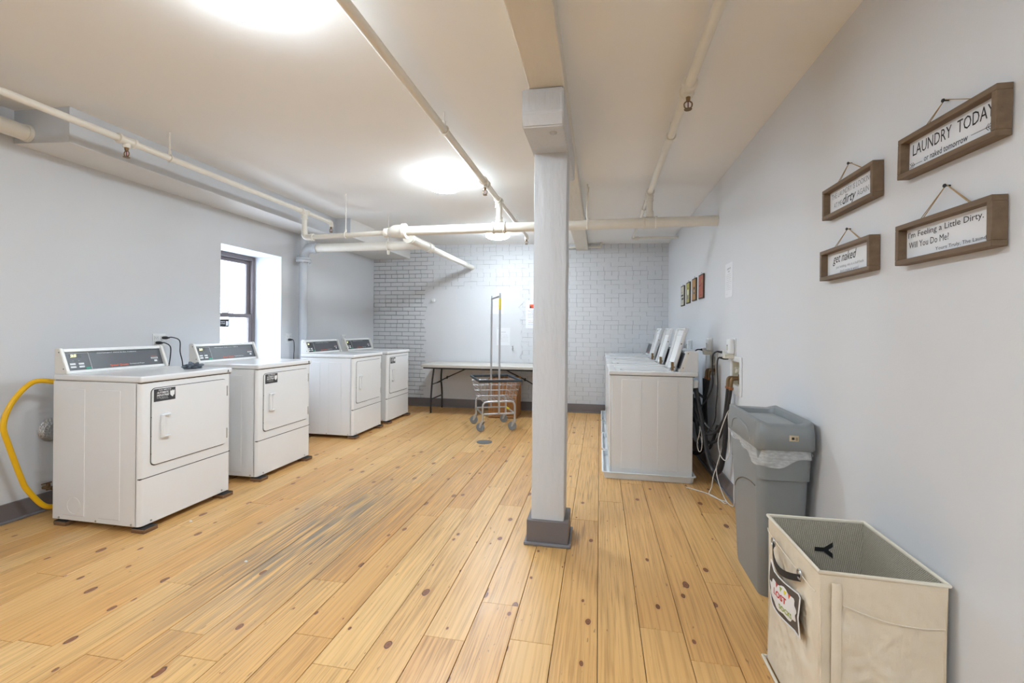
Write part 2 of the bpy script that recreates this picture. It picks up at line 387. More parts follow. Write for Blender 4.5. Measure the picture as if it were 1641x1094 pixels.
def text(s, w, h, m, parent, mtx, shear=0.0, name='lettering', bold=0.0, ext=0.0003):
    key = (s, shear, bold)
    if key not in TXT:
        cu = bpy.data.curves.new('t', 'FONT'); cu.body = s; cu.size = 1; cu.shear = shear; cu.align_x = 'CENTER'; cu.align_y = 'CENTER'; cu.resolution_u = 2; cu.offset = bold
        o = bpy.data.objects.new('t', cu); COL.objects.link(o)
        dg = bpy.context.evaluated_depsgraph_get(); me = bpy.data.meshes.new_from_object(o.evaluated_get(dg))
        bpy.data.objects.remove(o); bpy.data.curves.remove(cu)
        xs = [v.co.x for v in me.vertices]; ys = [v.co.y for v in me.vertices]
        TXT[key] = (me, min(xs), max(xs), min(ys), max(ys))
    src, x0, x1, y0, y1 = TXT[key]; me = src.copy(); me.name = name; me.materials.clear(); me.materials.append(MATS[m])
    for v in me.vertices:
        v.co = Vector(((v.co.x - (x0 + x1) / 2) * w / (x1 - x0), (v.co.y - (y0 + y1) / 2) * h / max(1e-6, (y1 - y0)), ext))
    o = link(name, me, parent); o.matrix_local = mtx; return o
def plate(w, h, t, m, parent, mtx, name, bev=0.0):
    b = B().box(-w / 2, w / 2, -h / 2, h / 2, 0, t, bev); o = b.obj(name, m, parent, None if not bev else 35); o.matrix_local = mtx; return o

# ------------------------------------------------------------------ the room
XL, XR, YB, YF = -3.75, 1.0, 7.1, -2.6
def ceil_z(x): return 2.575 - 0.02 * (x - 1.0)
fl = struct(B().box(XL - .1, XR + .1, YF - .1, YB + .1, -0.16, -0.022).obj('floor', 'gap_dark', None, None), 'honey pine plank floor with dark knots and grey worn streaks')
pit, off0 = 0.178, 0.002
joints = {}
for x, y in [(-2.778, 1.843), (-2.032, 1.91), (-2.225, 1.436), (-1.508, 1.495), (-2.584, 2.463), (-.618, 1.795), (-1.345, 2.083), (-1.666, 3.242), (-.795, 3.59), (-.982, 3.116), (.619, 2.461), (.44, 1.87), (-.076, 3.098), (-.424, 2.07), (.098, 3.466), (.294, 3.907), (-3.1, 2.9), (.8, 3.4)]:
    joints.setdefault(math.floor((x - off0) / pit), []).append(y)
for k in range(math.floor((XL - off0) / pit), math.floor((XR - off0) / pit) + 1):
    x0 = max(XL, off0 + k * pit) + .0013; x1 = min(XR, off0 + (k + 1) * pit) - .0013
    if x1 - x0 < .02: continue
    js = sorted(joints.get(k, [random.uniform(1.2, 3.4)])); ys = [YF]
    y = js[0]
    lead = []
    while y > YF + .5: lead.append(y); y -= random.uniform(1.3, 2.6)
    ys += sorted(lead); y = js[-1]
    for j in js[1:]: ys.append(j)
    while True:
        y += random.uniform(1.2, 2.8)
        if y > YB - .4: break
        ys.append(y)
    ys = sorted(set(ys)) + [YB]
    for a, c in zip(ys, ys[1:]):
        dz = random.uniform(-.0006, .0004)
        b = B(); e = .0012
        b.loft([(x0, x1, a + .0008, c - .0008, .0006, -0.022), (x0, x1, a + .0008, c - .0008, .0006, dz - e), (x0 + e, x1 - e, a + .0008 + e, c - .0008 - e, .0006, dz)], 1)
        b.obj('plank', 'pine_floor', fl, None)
def wall_cells(ax, lo, hi, us, zs, holes):
    """wall slab normal to axis ax between lo..hi with rectangular holes (u0,u1,z0,z1)"""
    us = sorted(set(us + [h[i] for h in holes for i in (0, 1)])); zs = sorted(set(zs + [h[i] for h in holes for i in (2, 3)]))
    bm = bmesh.new(); V = {}
    def v(a, u, z):
        k = (a, round(u, 5), round(z, 5))
        if k not in V:
            c = [0, 0, z]; c[ax] = a; c[1 - ax] = u; V[k] = bm.verts.new(c)
        return V[k]
    def solid(i, j):
        if not (0 <= i < len(us) - 1 and 0 <= j < len(zs) - 1): return False
        uc, zc = (us[i] + us[i + 1]) / 2, (zs[j] + zs[j + 1]) / 2
        return not any(h[0] < uc < h[1] and h[2] < zc < h[3] for h in holes)
    for i in range(len(us) - 1):
        for j in range(len(zs) - 1):
            if not solid(i, j): continue
            u0, u1, z0, z1 = us[i], us[i + 1], zs[j], zs[j + 1]
            for a in (lo, hi): bm.faces.new((v(a, u0, z0), v(a, u1, z0), v(a, u1, z1), v(a, u0, z1)))
            for (di, dj, p, q) in ((-1, 0, (u0, z0), (u0, z1)), (1, 0, (u1, z0), (u1, z1)), (0, -1, (u0, z0), (u1, z0)), (0, 1, (u0, z1), (u1, z1))):
                if not solid(i + di, j + dj): bm.faces.new((v(lo, *p), v(lo, *q), v(hi, *q), v(hi, *p)))
    b = B(); b.bm.free(); b.bm = bm; return b
WIN = (3.94, 4.826, 0.82, 2.117)
struct(wall_cells(0, XL - .46, XL, [YF - .1, YB + .3], [-.05, 2.9], [WIN]).obj('wall_left', 'wall_paint', None, None), 'smooth pale grey painted wall behind the dryers')
BOX1 = (3.535, 3.725, .875, 1.052); BOX2 = (4.225, 4.43, .875, 1.052); BOX3 = (5.0, 5.2, .875, 1.052)
struct(wall_cells(0, XR, XR + .15, [YF - .1, YB + .3], [-.05, 2.9], [BOX1, BOX2, BOX3]).obj('wall_right', 'wall_paint', None, None), 'smooth pale grey painted wall with framed signs')
struct(B().box(XL - .46, XR + .15, YF - .2, YF, -.05, 2.9).obj('wall_front', 'wall_paint', None, None), 'plain grey wall behind the camera')
ce = B(); ce.prism([(XL - .46, ceil_z(XL - .46)), (XR + .15, ceil_z(XR + .15)), (XR + .15, 2.95), (XL - .46, 2.95)], 1, YF - .2, YB + .3)
struct(ce.obj('ceiling', 'ceiling_paint', None, None), 'smooth off-white ceiling')
# back wall: mortar bed, bricks one by one, smooth plaster patch
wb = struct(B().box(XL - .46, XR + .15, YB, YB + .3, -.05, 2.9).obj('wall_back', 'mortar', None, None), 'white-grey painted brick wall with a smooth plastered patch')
CH, BL = 0.0685, 0.212
px0, px1, pz1 = -2.83, -1.21, 1.93
bv = []
for i in range(8):
    b = B(); b.box(-.1, .1, -.02, 0.02, -.0322, .0322, .0022, 2)
    for v in b.bm.verts: v.co += Vector((random.uniform(-.002, .002), random.uniform(-.0007, .0007), random.uniform(-.0016, .0016)))
    me = b.mesh('brick', None); me.materials.append(MATS['brick_paint']); bv.append(me)
cells = []
row = 0; z = .12 + CH / 2
while z < 2.73:
    shift = (0.5 if row % 2 else 0.0) * BL + random.uniform(-.012, .012)
    x = XL - BL + shift
    header = row % 6 == 5
    step = BL if not header else BL / 2
    while x < XR + BL:
        a, c = max(XL, x + .002), min(XR, x + step - .002)
        if c - a > .03 and z - CH / 2 < ceil_z(x) + .01:
            edge = .05 * math.sin(z * 23) + random.uniform(-.04, .04)
            inpatch = a > px0 + .045 + max(0, edge) and c < px1 - .06 - max(0, -edge) and z < pz1 - .05
            if not inpatch: cells.append((a, c, z))
        x += step
    z += CH; row += 1
def brick_rank(t):
    a, c, z = t; x = (a + c) / 2
    hid = (-.42 < x < -.10 and z < 2.5) or (x > .12 and z < .92) or (x < -3.1 and z < 1.1) or (-.8 > x > -2.6 and z < .75) or (x < -3.0 and z > 2.42) or c - a < .14
    return (1 if hid else 0, (x - 0) ** 2 + 7.1 ** 2 + (0 if x > -.1 or x < -2.75 else 3))
cells.sort(key=brick_rank)
def brick_off(a, c, z):
    x = (a + c) / 2
    if x < -2.75: return random.uniform(.004, .010)
    if z > 1.9 and x < -.4: return random.uniform(.0012, .003)
    return random.uniform(.002, .005)
for a, c, z in cells[:300]:
    o = link('brick', random.choice(bv), wb, ((a + c) / 2, YB + .02 - brick_off(a, c, z), z + random.uniform(-.002, .002)))
    lft = (a + c) / 2 < -2.7; o.scale = ((c - a - (.003 if lft else 0)) / .2, 1, random.uniform(.90, .96) if lft else random.uniform(1.035, 1.055)); o.rotation_euler = (0, R(random.uniform(-.9, .9)), 0)
rest = B()
for a, c, z in cells[300:]:
    d = brick_off(a, c, z); lft = (a + c) / 2 < -2.7; hh_ = random.uniform(.0285, .0305) if lft else .0334; gx = .002 if lft else 0
    rest.box(a + gx, c - gx, YB - d, YB + .02, z - hh_, z + hh_, .0015, 1)
ro = rest.obj('brickwork', 'brick_paint', wb, None); ro['kind'] = 'stuff'
pp = []
nn = 30
for i in range(nn + 1): pp.append((px0 + .03 * math.sin(i * 2.1) + .018 * math.sin(i * 5.3), .1 + (pz1 - .1) * i / nn))
for i in range(1, nn): pp.append((px0 + (px1 - px0) * i / nn, pz1 + .018 * math.sin(i * 1.7) + .012 * math.sin(i * 4.1)))
for i in range(nn, -1, -1): pp.append((px1 + .035 * math.sin(i * 1.9 + 1) + .02 * math.sin(i * 4.7), .1 + (pz1 - .1) * i / nn))
b = B(); b.prism(pp, 1, YB - .0085, YB + .01); b.obj('plaster_patch', 'patch_paint', wb, None)
# baseboards
def board(name, x0, x1, y0, y1, h, axis, sgn, label):
    b = B(); b.box(x0, x1, y0, y1, 0.001, h, .003, 1); o = struct(b.obj(name, 'baseboard_grey', None, 35), label)
    b = B()
    if axis == 0: b.box(x0 - (.012 if sgn < 0 else 0), x1 + (.012 if sgn > 0 else 0), y0, y1, 0.001, .018, .004, 2)
    else: b.box(x0, x1, y0 - .012, y1, 0.001, .018, .004, 2)
    b.obj('shoe_moulding', 'baseboard_bead', o, 35)
board('baseboard_left', XL, XL + .014, YF, YB, .125, 0, 1, 'dark grey baseboard under the left wall')
board('baseboard_right', XR - .014, XR, YF, YB, .125, 0, -1, 'dark grey baseboard under the right wall')
board('baseboard_back', XL + .026, XR - .026, YB - .024, YB - .002, .135, 1, -1, 'dark grey baseboard under the brick wall')
# soffit along the left wall
sz = 2.437
b = B(); b.prism([(XL, sz + .02), (-3.30, sz), (-3.30, ceil_z(-3.3) + .02), (XL, ceil_z(XL) + .02)], 1, 2.29, 5.25)
sf = struct(b.obj('trim_1', 'soffit_paint', None, None), 'boxed grey soffit running along the top of the left wall')
b = B(); b.prism([(XL, sz + .018), (-3.302, sz - .002), (-3.302, sz), (XL, sz + .02)], 1, 2.292, 5.25); b.obj('soffit_underside', 'soffit_white', sf, None)
b = B(); b.prism([(XL, sz - .01), (-3.10, sz - .01), (-3.10, ceil_z(-3.1) + .02), (XL, ceil_z(XL) + .02)], 1, 5.25, YB)
t2 = struct(b.obj('trim_2', 'soffit_white', None, None), 'wider white soffit box in the back left corner')
B().box(-3.30, -3.099, 5.246, 5.2499, sz - .01, ceil_z(-3.3) + .01).obj('end_panel', 'soffit_paint', t2, None)

# window
wn = B(); X0, X1 = -4.19, -4.105
y0, y1, z0, z1 = WIN
for a in ((y0, y0 + .045, z0, z1), (y1 - .045, y1, z0, z1), (y0 + .045, y1 - .045, z1 - .05, z1), (y0 + .045, y1 - .045, z0, z0 + .04)): wn.box(X0, X1, *a, .004, 1)
w1 = struct(wn.obj('window_1', 'window_frame', None, 35), 'double-hung window with dark brown frame in a deep white reveal')
def sash(zlo, zhi, xa, xb, nm):
    b = B(); ya, yb = y0 + .045, y1 - .045
    for q in ((ya, ya + .05, zlo, zhi), (yb - .05, yb, zlo, zhi), (ya + .05, yb - .05, zhi - .045, zhi), (ya + .05, yb - .05, zlo, zlo + .045)): b.box(xa, xb, *q, .003, 1)
    s_ = b.obj(nm, 'window_frame', w1, 35)
    B().box((xa + xb) / 2 - .003, (xa + xb) / 2 + .003, ya + .048, yb - .048, zlo + .043, zhi - .043).obj('pane', 'window_glass', s_, None)
    return s_
sash(1.385, z1 - .05, -4.175, -4.145, 'sash'); ls = sash(z0 + .04, 1.43, -4.14, -4.11, 'sash')
b = B(); b.box(-4.112, -4.10, 4.34, 4.42, 1.43, 1.437, .001).cyl((-4.106, 4.42, 1.437), (-4.106, 4.42, 1.455), .006, n=8); b.obj('sash_lock', 'window_frame', w1)
st = plate(.17, .085, .001, 'print_black', ls, frame((-4.121, 4.365, 1.318), (0, 1, 0), (0, 0, 1)), 'sticker')
text('AUTOMATIC', .10, .014, 'print_white', st, Matrix.Translation((-.02, .014, .001)), bold=.01)
text('INDUSTRIES', .10, .014, 'print_white', st, Matrix.Translation((-.02, -.006, .001)), bold=.01)
plate(.03, .05, .0006, 'print_white', st, Matrix.Translation((.056, -.004, .001)), 'badge', .0)

# ------------------------------------------------------------------ column and beam
b = B(); b.box(-.363, -.182, YF, YB, 2.5, ceil_z(-.363) + .02, .006, 2)
tag(b.obj('ceiling_beam', 'beam_paint'), 'thick cream painted timber beam running along the ceiling over the post', 'beam')
cl = thing('support_column', 'square grey painted timber post standing in the middle of the floor', 'column', (-.295, 2.80, 0))
def rough_box(x0, x1, y0, y1, z0, z1, nz, amp):
    b = B(); secs = []
    for i in range(nz + 1):
        t = i / nz; j = lambda: random.uniform(-amp, amp)
        secs.append((x0 + j(), x1 + j(), y0 + j(), y1 + j(), .008, z0 + (z1 - z0) * t))
    return b.loft(secs, 2)
rough_box(-.098, .098, -.10, .10, .145, 2.335, 16, .0018).obj('post', 'post_paint', cl, 35)
bs = B().box(-.123, .123, -.12, .12, 0.0012, .145, .003, 1).obj('base', 'baseboard_grey', cl, 35)
b = B().box(-.138, .138, -.138, -.12, .0012, .02, .005, 2).box(-.138, .138, .12, .138, .0012, .02, .005, 2).box(-.138, -.123, -.12, .12, .0012, .02, .005, 2).box(.123, .138, -.12, .12, .0012, .02, .005, 2)
b.obj('base_moulding', 'baseboard_bead', bs, 35)
b = B(); b.prism([(-.11, 2.333), (.11, 2.333), (.50, 2.345), (.52, 2.499), (-.52, 2.499), (-.515, 2.40), (-.50, 2.325), (-.15, 2.333)], 0, -.1, .102)
b.bm.free(); b = B(); b.prism([(-.105, 2.328), (.105, 2.328), (.46, 2.335), (.50, 2.36), (.50, 2.499), (-.52, 2.499), (-.52, 2.375), (-.49, 2.315)], 0, -.105, .108)
bmesh.ops.bevel(b.bm, geom=list(b.bm.edges), offset=.007, segments=2, affect='EDGES'); b.boxy = True
bo = b.obj('bolster', 'post_paint', cl, 35)
B().rings([(Vector((.045, -.40, 2.333)), .022), (Vector((.045, -.40, 2.315)), .02), (Vector((.045, -.40, 2.309)), .012)], 12).obj('bolt', 'post_bolt', bo)

# ------------------------------------------------------------------ pipes
def collar(b, p, d, r, L, lip=.007):
    p = Vector(p); d = Vector(d).normalized()
    b.rings([(p - d * L / 2, r), (p - d * L / 2, r + lip), (p - d * (L / 2 - .016), r + lip), (p - d * (L / 2 - .02), r + lip * .45), (p + d * (L / 2 - .02), r + lip * .45), (p + d * (L / 2 - .016), r + lip), (p + d * L / 2, r + lip), (p + d * L / 2, r)], 18)
    return b
def sprinkler(parent, p):
    x, y, z = p
    s_ = B().cyl((x, y, z), (x, y, z - .022), .012, .010, 10).obj('sprinkler_head', 'brass', parent)
    B().tube([(x - .004, y, z - .02), (x - .018, y, z - .032), (x - .016, y, z - .052), (x, y, z - .06)], .0035, 6).tube([(x + .004, y, z - .02), (x + .018, y, z - .032), (x + .016, y, z - .052), (x, y, z - .06)], .0035, 6).rings([(Vector((x, y, z - .058)), .006), (Vector((x, y, z - .062)), .020), (Vector((x, y, z - .065)), .018)], 12).obj('deflector', 'brass', s_)
    B().cyl((x, y, z - .022), (x, y, z - .056), .0027, n=8).obj('bulb', 'bulb_red', s_)
def hanger(parent, p, d, r, ztop):
    p = Vector(p); d = Vector(d).normalized(); side = d.cross(Vector((0, 0, 1)))
    pts = [p + (side * math.cos(t) + Vector((0, 0, 1)) * math.sin(t)) * (r + .004) for t in [R(a) for a in range(100, 441, 20)]]
    b = B().tube(pts, .005, 6, 2); b.cyl(p + Vector((0, 0, r + .002)), (p.x, p.y, ztop), .005, n=8); b.cyl(p + Vector((0, 0, r)), p + Vector((0, 0, r + .03)), .011, n=8)
    b.obj('hanger', 'pipe_cream', parent)
MY, MZ = 4.23, 2.24
mp = thing('main_pipe', 'thick cream pipe crossing the room below the ceiling to the right wall', 'pipe', (0, 0, 0))
B().cyl((-1.93, MY, MZ), (XR, MY, MZ), .045, n=20).obj('pipe', 'pipe_cream', mp)
B().rings([(Vector((-2.12, MY, MZ - .012)), .034), (Vector((-2.12, MY, MZ - .012)), .046), (Vector((-2.085, MY, MZ - .010)), .046), (Vector((-2.08, MY, MZ - .01)), .038), (Vector((-2.055, MY, MZ - .008)), .05), (Vector((-2.02, MY, MZ)), .062), (Vector((-1.93, MY, MZ)), .065), (Vector((-1.925, MY, MZ)), .075), (Vector((-1.89, MY, MZ)), .075), (Vector((-1.885, MY, MZ)), .045)], 20).obj('reducer', 'pipe_cream', mp)
B().cyl((-2.95, MY, MZ - .03), (-2.09, MY, MZ - .01), .024, n=16).obj('branch_pipe', 'pipe_cream', mp)
B().tube([(-2.93, MY, MZ - .03), (-2.99, MY, MZ - .028), (-3.015, MY, MZ - .01), (-3.02, MY, MZ + .05)], .031, 14).cyl((-2.94, MY, MZ - .03), (-2.915, MY, MZ - .03), .037).obj('elbow', 'pipe_cream', mp)
B().cyl((-3.02, MY, MZ + .03), (-3.02, MY, 2.46), .026, n=16).obj('riser', 'pipe_cream', mp)
for x, zt in ((-.95, 2.49), (.43, 2.49)):
    collar(B(), (x, MY, MZ), (1, 0, 0), .045, .125, .011).obj('tee', 'pipe_cream', mp)
    b = B().cyl((x, MY, MZ), (x, MY, zt), .027, n=16); collar(b, (x, MY, MZ + .075), (0, 0, 1), .028, .05); b.obj('riser', 'pipe_cream', mp)
hanger(mp, (-2.55, MY, MZ - .02), (1, 0, 0), .026, ceil_z(-2.55))
b = B().tube([(-.12, MY - .05, MZ - .05), (-.12, MY - .052, MZ + .05), (-.12, MY - .05, ceil_z(0) + .01)], .006, 6, 2).tube([(-.105, MY, MZ + .045), (-.13, MY + .02, MZ + .1), (-.11, MY + .03, ceil_z(0))], .006, 6, 3); b.obj('hanger', 'pipe_cream', mp)
B().rings([(Vector((XR - .006, MY, MZ)), .045), (Vector((XR - .006, MY, MZ)), .05), (Vector((XR - .001, MY, MZ)), .05)], 20).obj('wall_ring', 'pipe_cream', mp)
# left branch line
L = thing('sprinkler_pipe', 'cream sprinkler pipe running beside the left soffit', 'pipe', (0, 0, 0), group='sprinkler pipes')
LX, LZ = -3.02, 2.475
B().cyl((LX, YF, LZ), (LX, 4.66, LZ), .021, n=14).obj('pipe', 'pipe_cream', L)
b = collar(B(), (LX, 2.42, LZ), (0, 1, 0), .022, .11, .010); b.cyl((LX, 2.42, LZ), (LX, 2.42, LZ - .045), .02, n=12); b.obj('tee', 'pipe_cream', L)
sprinkler(L, (LX, 2.42, LZ - .043))
b = collar(B(), (LX, MY, LZ), (0, 1, 0), .022, .11, .010); collar(b, (LX, MY, LZ - .045), (0, 0, 1), .027, .06, .006); b.obj('tee', 'pipe_cream', L)
B().tube([(LX, 4.64, LZ), (LX, 4.69, LZ - .002), (LX, 4.705, LZ - .02), (LX, 4.707, LZ - .05)], .026, 12).obj('elbow', 'pipe_cream', L); sprinkler(L, (LX, 4.707, LZ - .048))
hanger(L, (LX, 2.72, LZ), (0, 1, 0), .021, ceil_z(LX))
# middle branch line
P1 = thing('sprinkler_pipe', 'cream sprinkler pipe on the ceiling between the round lamps and the beam', 'pipe', (0, 0, 0), group='sprinkler pipes')
X_, Z_ = -.955, 2.505
B().cyl((X_, YF, Z_), (X_, MY, Z_), .024, n=14).obj('pipe', 'pipe_cream', P1); B().cyl((X_, MY, Z_), (X_, 5.85, Z_), .019, n=14).obj('pipe', 'pipe_cream', P1)
b = collar(B(), (X_, 3.70, Z_), (0, 1, 0), .025, .11, .011); b.cyl((X_, 3.70, Z_), (X_, 3.70, Z_ - .045), .02, n=12); b.obj('tee', 'pipe_cream', P1); sprinkler(P1, (X_, 3.70, Z_ - .043))
b = collar(B(), (X_, MY, Z_), (0, 1, 0), .025, .11, .011); collar(b, (X_, MY, Z_ - .05), (0, 0, 1), .028, .05, .006); b.obj('tee', 'pipe_cream', P1)
B().tube([(X_, 5.84, Z_), (X_, 5.89, Z_ - .002), (X_, 5.905, Z_ - .02), (X_, 5.907, Z_ - .05)], .024, 12).obj('elbow', 'pipe_cream', P1); sprinkler(P1, (X_, 5.907, Z_ - .048))
hanger(P1, (X_, 2.68, Z_), (0, 1, 0), .024, ceil_z(X_)); hanger(P1, (X_, 5.2, Z_), (0, 1, 0), .02, ceil_z(X_))
# right branch line
P2 = thing('sprinkler_pipe', 'cream sprinkler pipe on the ceiling between the beam and the right wall', 'pipe', (0, 0, 0), group='sprinkler pipes')
X_, Z_ = .43, 2.505
B().cyl((X_, YF, Z_), (X_, MY, Z_), .024, n=14).obj('pipe', 'pipe_cream', P2); B().cyl((X_, MY, Z_), (X_, 6.26, Z_), .016, n=14).obj('pipe', 'pipe_cream', P2)
b = collar(B(), (X_, 2.43, Z_), (0, 1, 0), .025, .11, .013); b.cyl((X_, 2.43, Z_), (X_, 2.43, Z_ - .045), .024, n=12); b.obj('tee', 'pipe_cream', P2); sprinkler(P2, (X_, 2.43, Z_ - .043))
b = collar(B(), (X_, MY, Z_), (0, 1, 0), .025, .11, .011); collar(b, (X_, MY, Z_ - .05), (0, 0, 1), .028, .05, .006); b.obj('tee', 'pipe_cream', P2)
b = B().tube([(X_, 6.2, Z_), (X_, 6.27, Z_), (X_ + .01, 6.28, Z_), (X_ + .07, 6.28, Z_)], .024, 12); b.obj('elbow', 'pipe_cream', P2)
B().cyl((X_ + .03, 6.28, Z_), (XR, 6.28, Z_), .016, n=12).obj('pipe', 'pipe_cream', P2)
hanger(P2, (X_, 3.0, Z_), (0, 1, 0), .024, ceil_z(X_)); hanger(P2, (X_, 4.75, Z_), (0, 1, 0), .017, ceil_z(X_))
# waste stack
D = thing('drain_pipe', 'grey waste stack beside the window turning into cream pipe to the brick wall', 'pipe', (0, 0, 0))
SX, SY, DZ, r_ = -3.635, 5.08, 2.262, .052
B().cyl((SX, SY, 0.0015), (SX, SY, 2.12), .05, n=20).obj('stack', 'pipe_grey', D)
b = B().rings([(Vector((SX, SY, 2.085)), .05), (Vector((SX, SY, 2.085)), .088), (Vector((SX, SY, 2.112)), .092), (Vector((SX, SY, 2.115)), .084), (Vector((SX, SY, 2.118)), .09), (Vector((SX, SY, 2.14)), .088), (Vector((SX, SY, 2.15)), .055)], 22)
fg = b.obj('flange', 'pipe_grey', D)
for a in range(0, 360, 60): B().cyl((SX + .072 * math.cos(R(a)), SY + .072 * math.sin(R(a)), 2.07), (SX + .072 * math.cos(R(a)), SY + .072 * math.sin(R(a)), 2.16), .009, n=8).obj('bolt', 'pipe_grey', fg)
b = B().tube([(SX, SY, 2.13), (SX + .005, SY, 2.18), (SX + .04, SY, 2.235), (SX + .10, SY, DZ), (SX + .15, SY, DZ)], .056, 18); b.cyl((SX, SY, 2.13), (SX, SY, 2.43), .05, n=20); collar(b, (SX + .17, SY, DZ), (1, 0, 0), .056, .04, .012); b.obj('elbow', 'pipe_grey', D)
B().cyl((SX + .15, SY, DZ), (-2.05, SY, DZ), r_, n=20).obj('pipe', 'pipe_cream', D)
b = B().cyl((-2.05, 4.66, DZ), (-2.05, 5.16, DZ), .05, n=20); collar(b, (-2.05, 5.24, DZ), (0, 1, 0), .045, .12, .014); collar(b, (-2.05, 4.66, DZ), (0, 1, 0), .05, .06, .012); b.obj('wye', 'pipe_cream', D)
B().cyl((-2.05, 5.2, DZ), (-2.03, YB, DZ), .036, n=20).obj('pipe', 'pipe_cream', D)
pts = [(-2.5, SY + (r_ + .006) * math.cos(t), DZ + (r_ + .006) * math.sin(t)) for t in [R(a) for a in range(0, 360, 24)]]
b = B().tube(pts, .006, 6, 2, closed=True); b.cyl((-2.5, SY, DZ - r_), (-2.5, SY, DZ - r_ - .03), .018, n=12); b.cyl((-2.5, SY, DZ - r_ - .03), (-2.5, SY, DZ - r_ - .05), .015, n=12); b.cyl((-2.5, SY, DZ + r_), (-2.5, SY, ceil_z(-2.5)), .005, n=6); b.obj('hanger', 'pipe_cream', D)
tag(B().cyl((-3.63, YF, 2.51), (-3.63, 2.291, 2.51), .05, n=20).rings([(Vector((-3.63, 2.268, 2.51)), .05), (Vector((-3.63, 2.268, 2.51)), .056), (Vector((-3.63, 2.289, 2.51)), .056)], 20).obj('wall_pipe', 'pipe_cream'), 'fat cream pipe entering the near end of the left soffit', 'pipe')
b = B().tube([(-.9, 6.99, 2.53), (-.4, 6.99, 2.53), (-.02, 6.99, 2.53)], .013, 10, 2, smooth=False).tube([(-.03, 6.99, 2.53), (.0, 6.99, 2.532), (.012, 6.99, 2.55), (.012, 6.99, ceil_z(0) + .01)], .018, 10).cyl((-.06, 6.99, 2.53), (-.04, 6.99, 2.53), .02, n=10)
tag(b.obj('conduit_pipe', 'pipe_cream'), 'thin cream pipe with an elbow crossing under the beam at the brick wall', 'pipe')

# ------------------------------------------------------------------ ceiling lamps
for i, (x, y, lab) in enumerate([(-1.36, 1.50, 'round glowing ceiling lamp cut by the top edge, nearest the camera'), (-1.37, 3.86, 'middle round glowing ceiling lamp between soffit and sprinkler pipe'), (-1.38, 6.06, 'farthest round ceiling lamp glowing just behind the thick cross pipe'), (-1.36, -.86, 'added round fill lamp out of frame behind the camera, on the dryer side'), (.30, -.86, 'added round fill lamp out of frame behind the camera, on the sign side')]):  # last two are unseen lamps added behind the camera to fill the near surfaces
    zc = ceil_z(x); t = thing('ceiling_lamp', lab, 'lamp', (x, y, zc), group='round ceiling lamps')
    B().rings([(Vector((0, 0, .01)), .150), (Vector((0, 0, -.018)), .152), (Vector((0, 0, -.024)), .145)], 32).obj('base_ring', 'lamp_rim', t)
    B().rings([(Vector((0, 0, -.02)), .158), (Vector((0, 0, -.055)), .168), (Vector((0, 0, -.078)), .166), (Vector((0, 0, -.088)), .158)], 32, False).obj('diffuser_rim', 'lamp_glow_rim', t, 60)
    B().rings([(Vector((0, 0, -.088)), .158), (Vector((0, 0, -.105)), .13), (Vector((0, 0, -.118)), .08), (Vector((0, 0, -.122)), .02)], 32).obj('diffuser', 'lamp_glow', t, 60)
    B().cyl((0, 0, -.12), (0, 0, -.135), .008, .004, 10).obj('finial', 'lamp_rim', t)

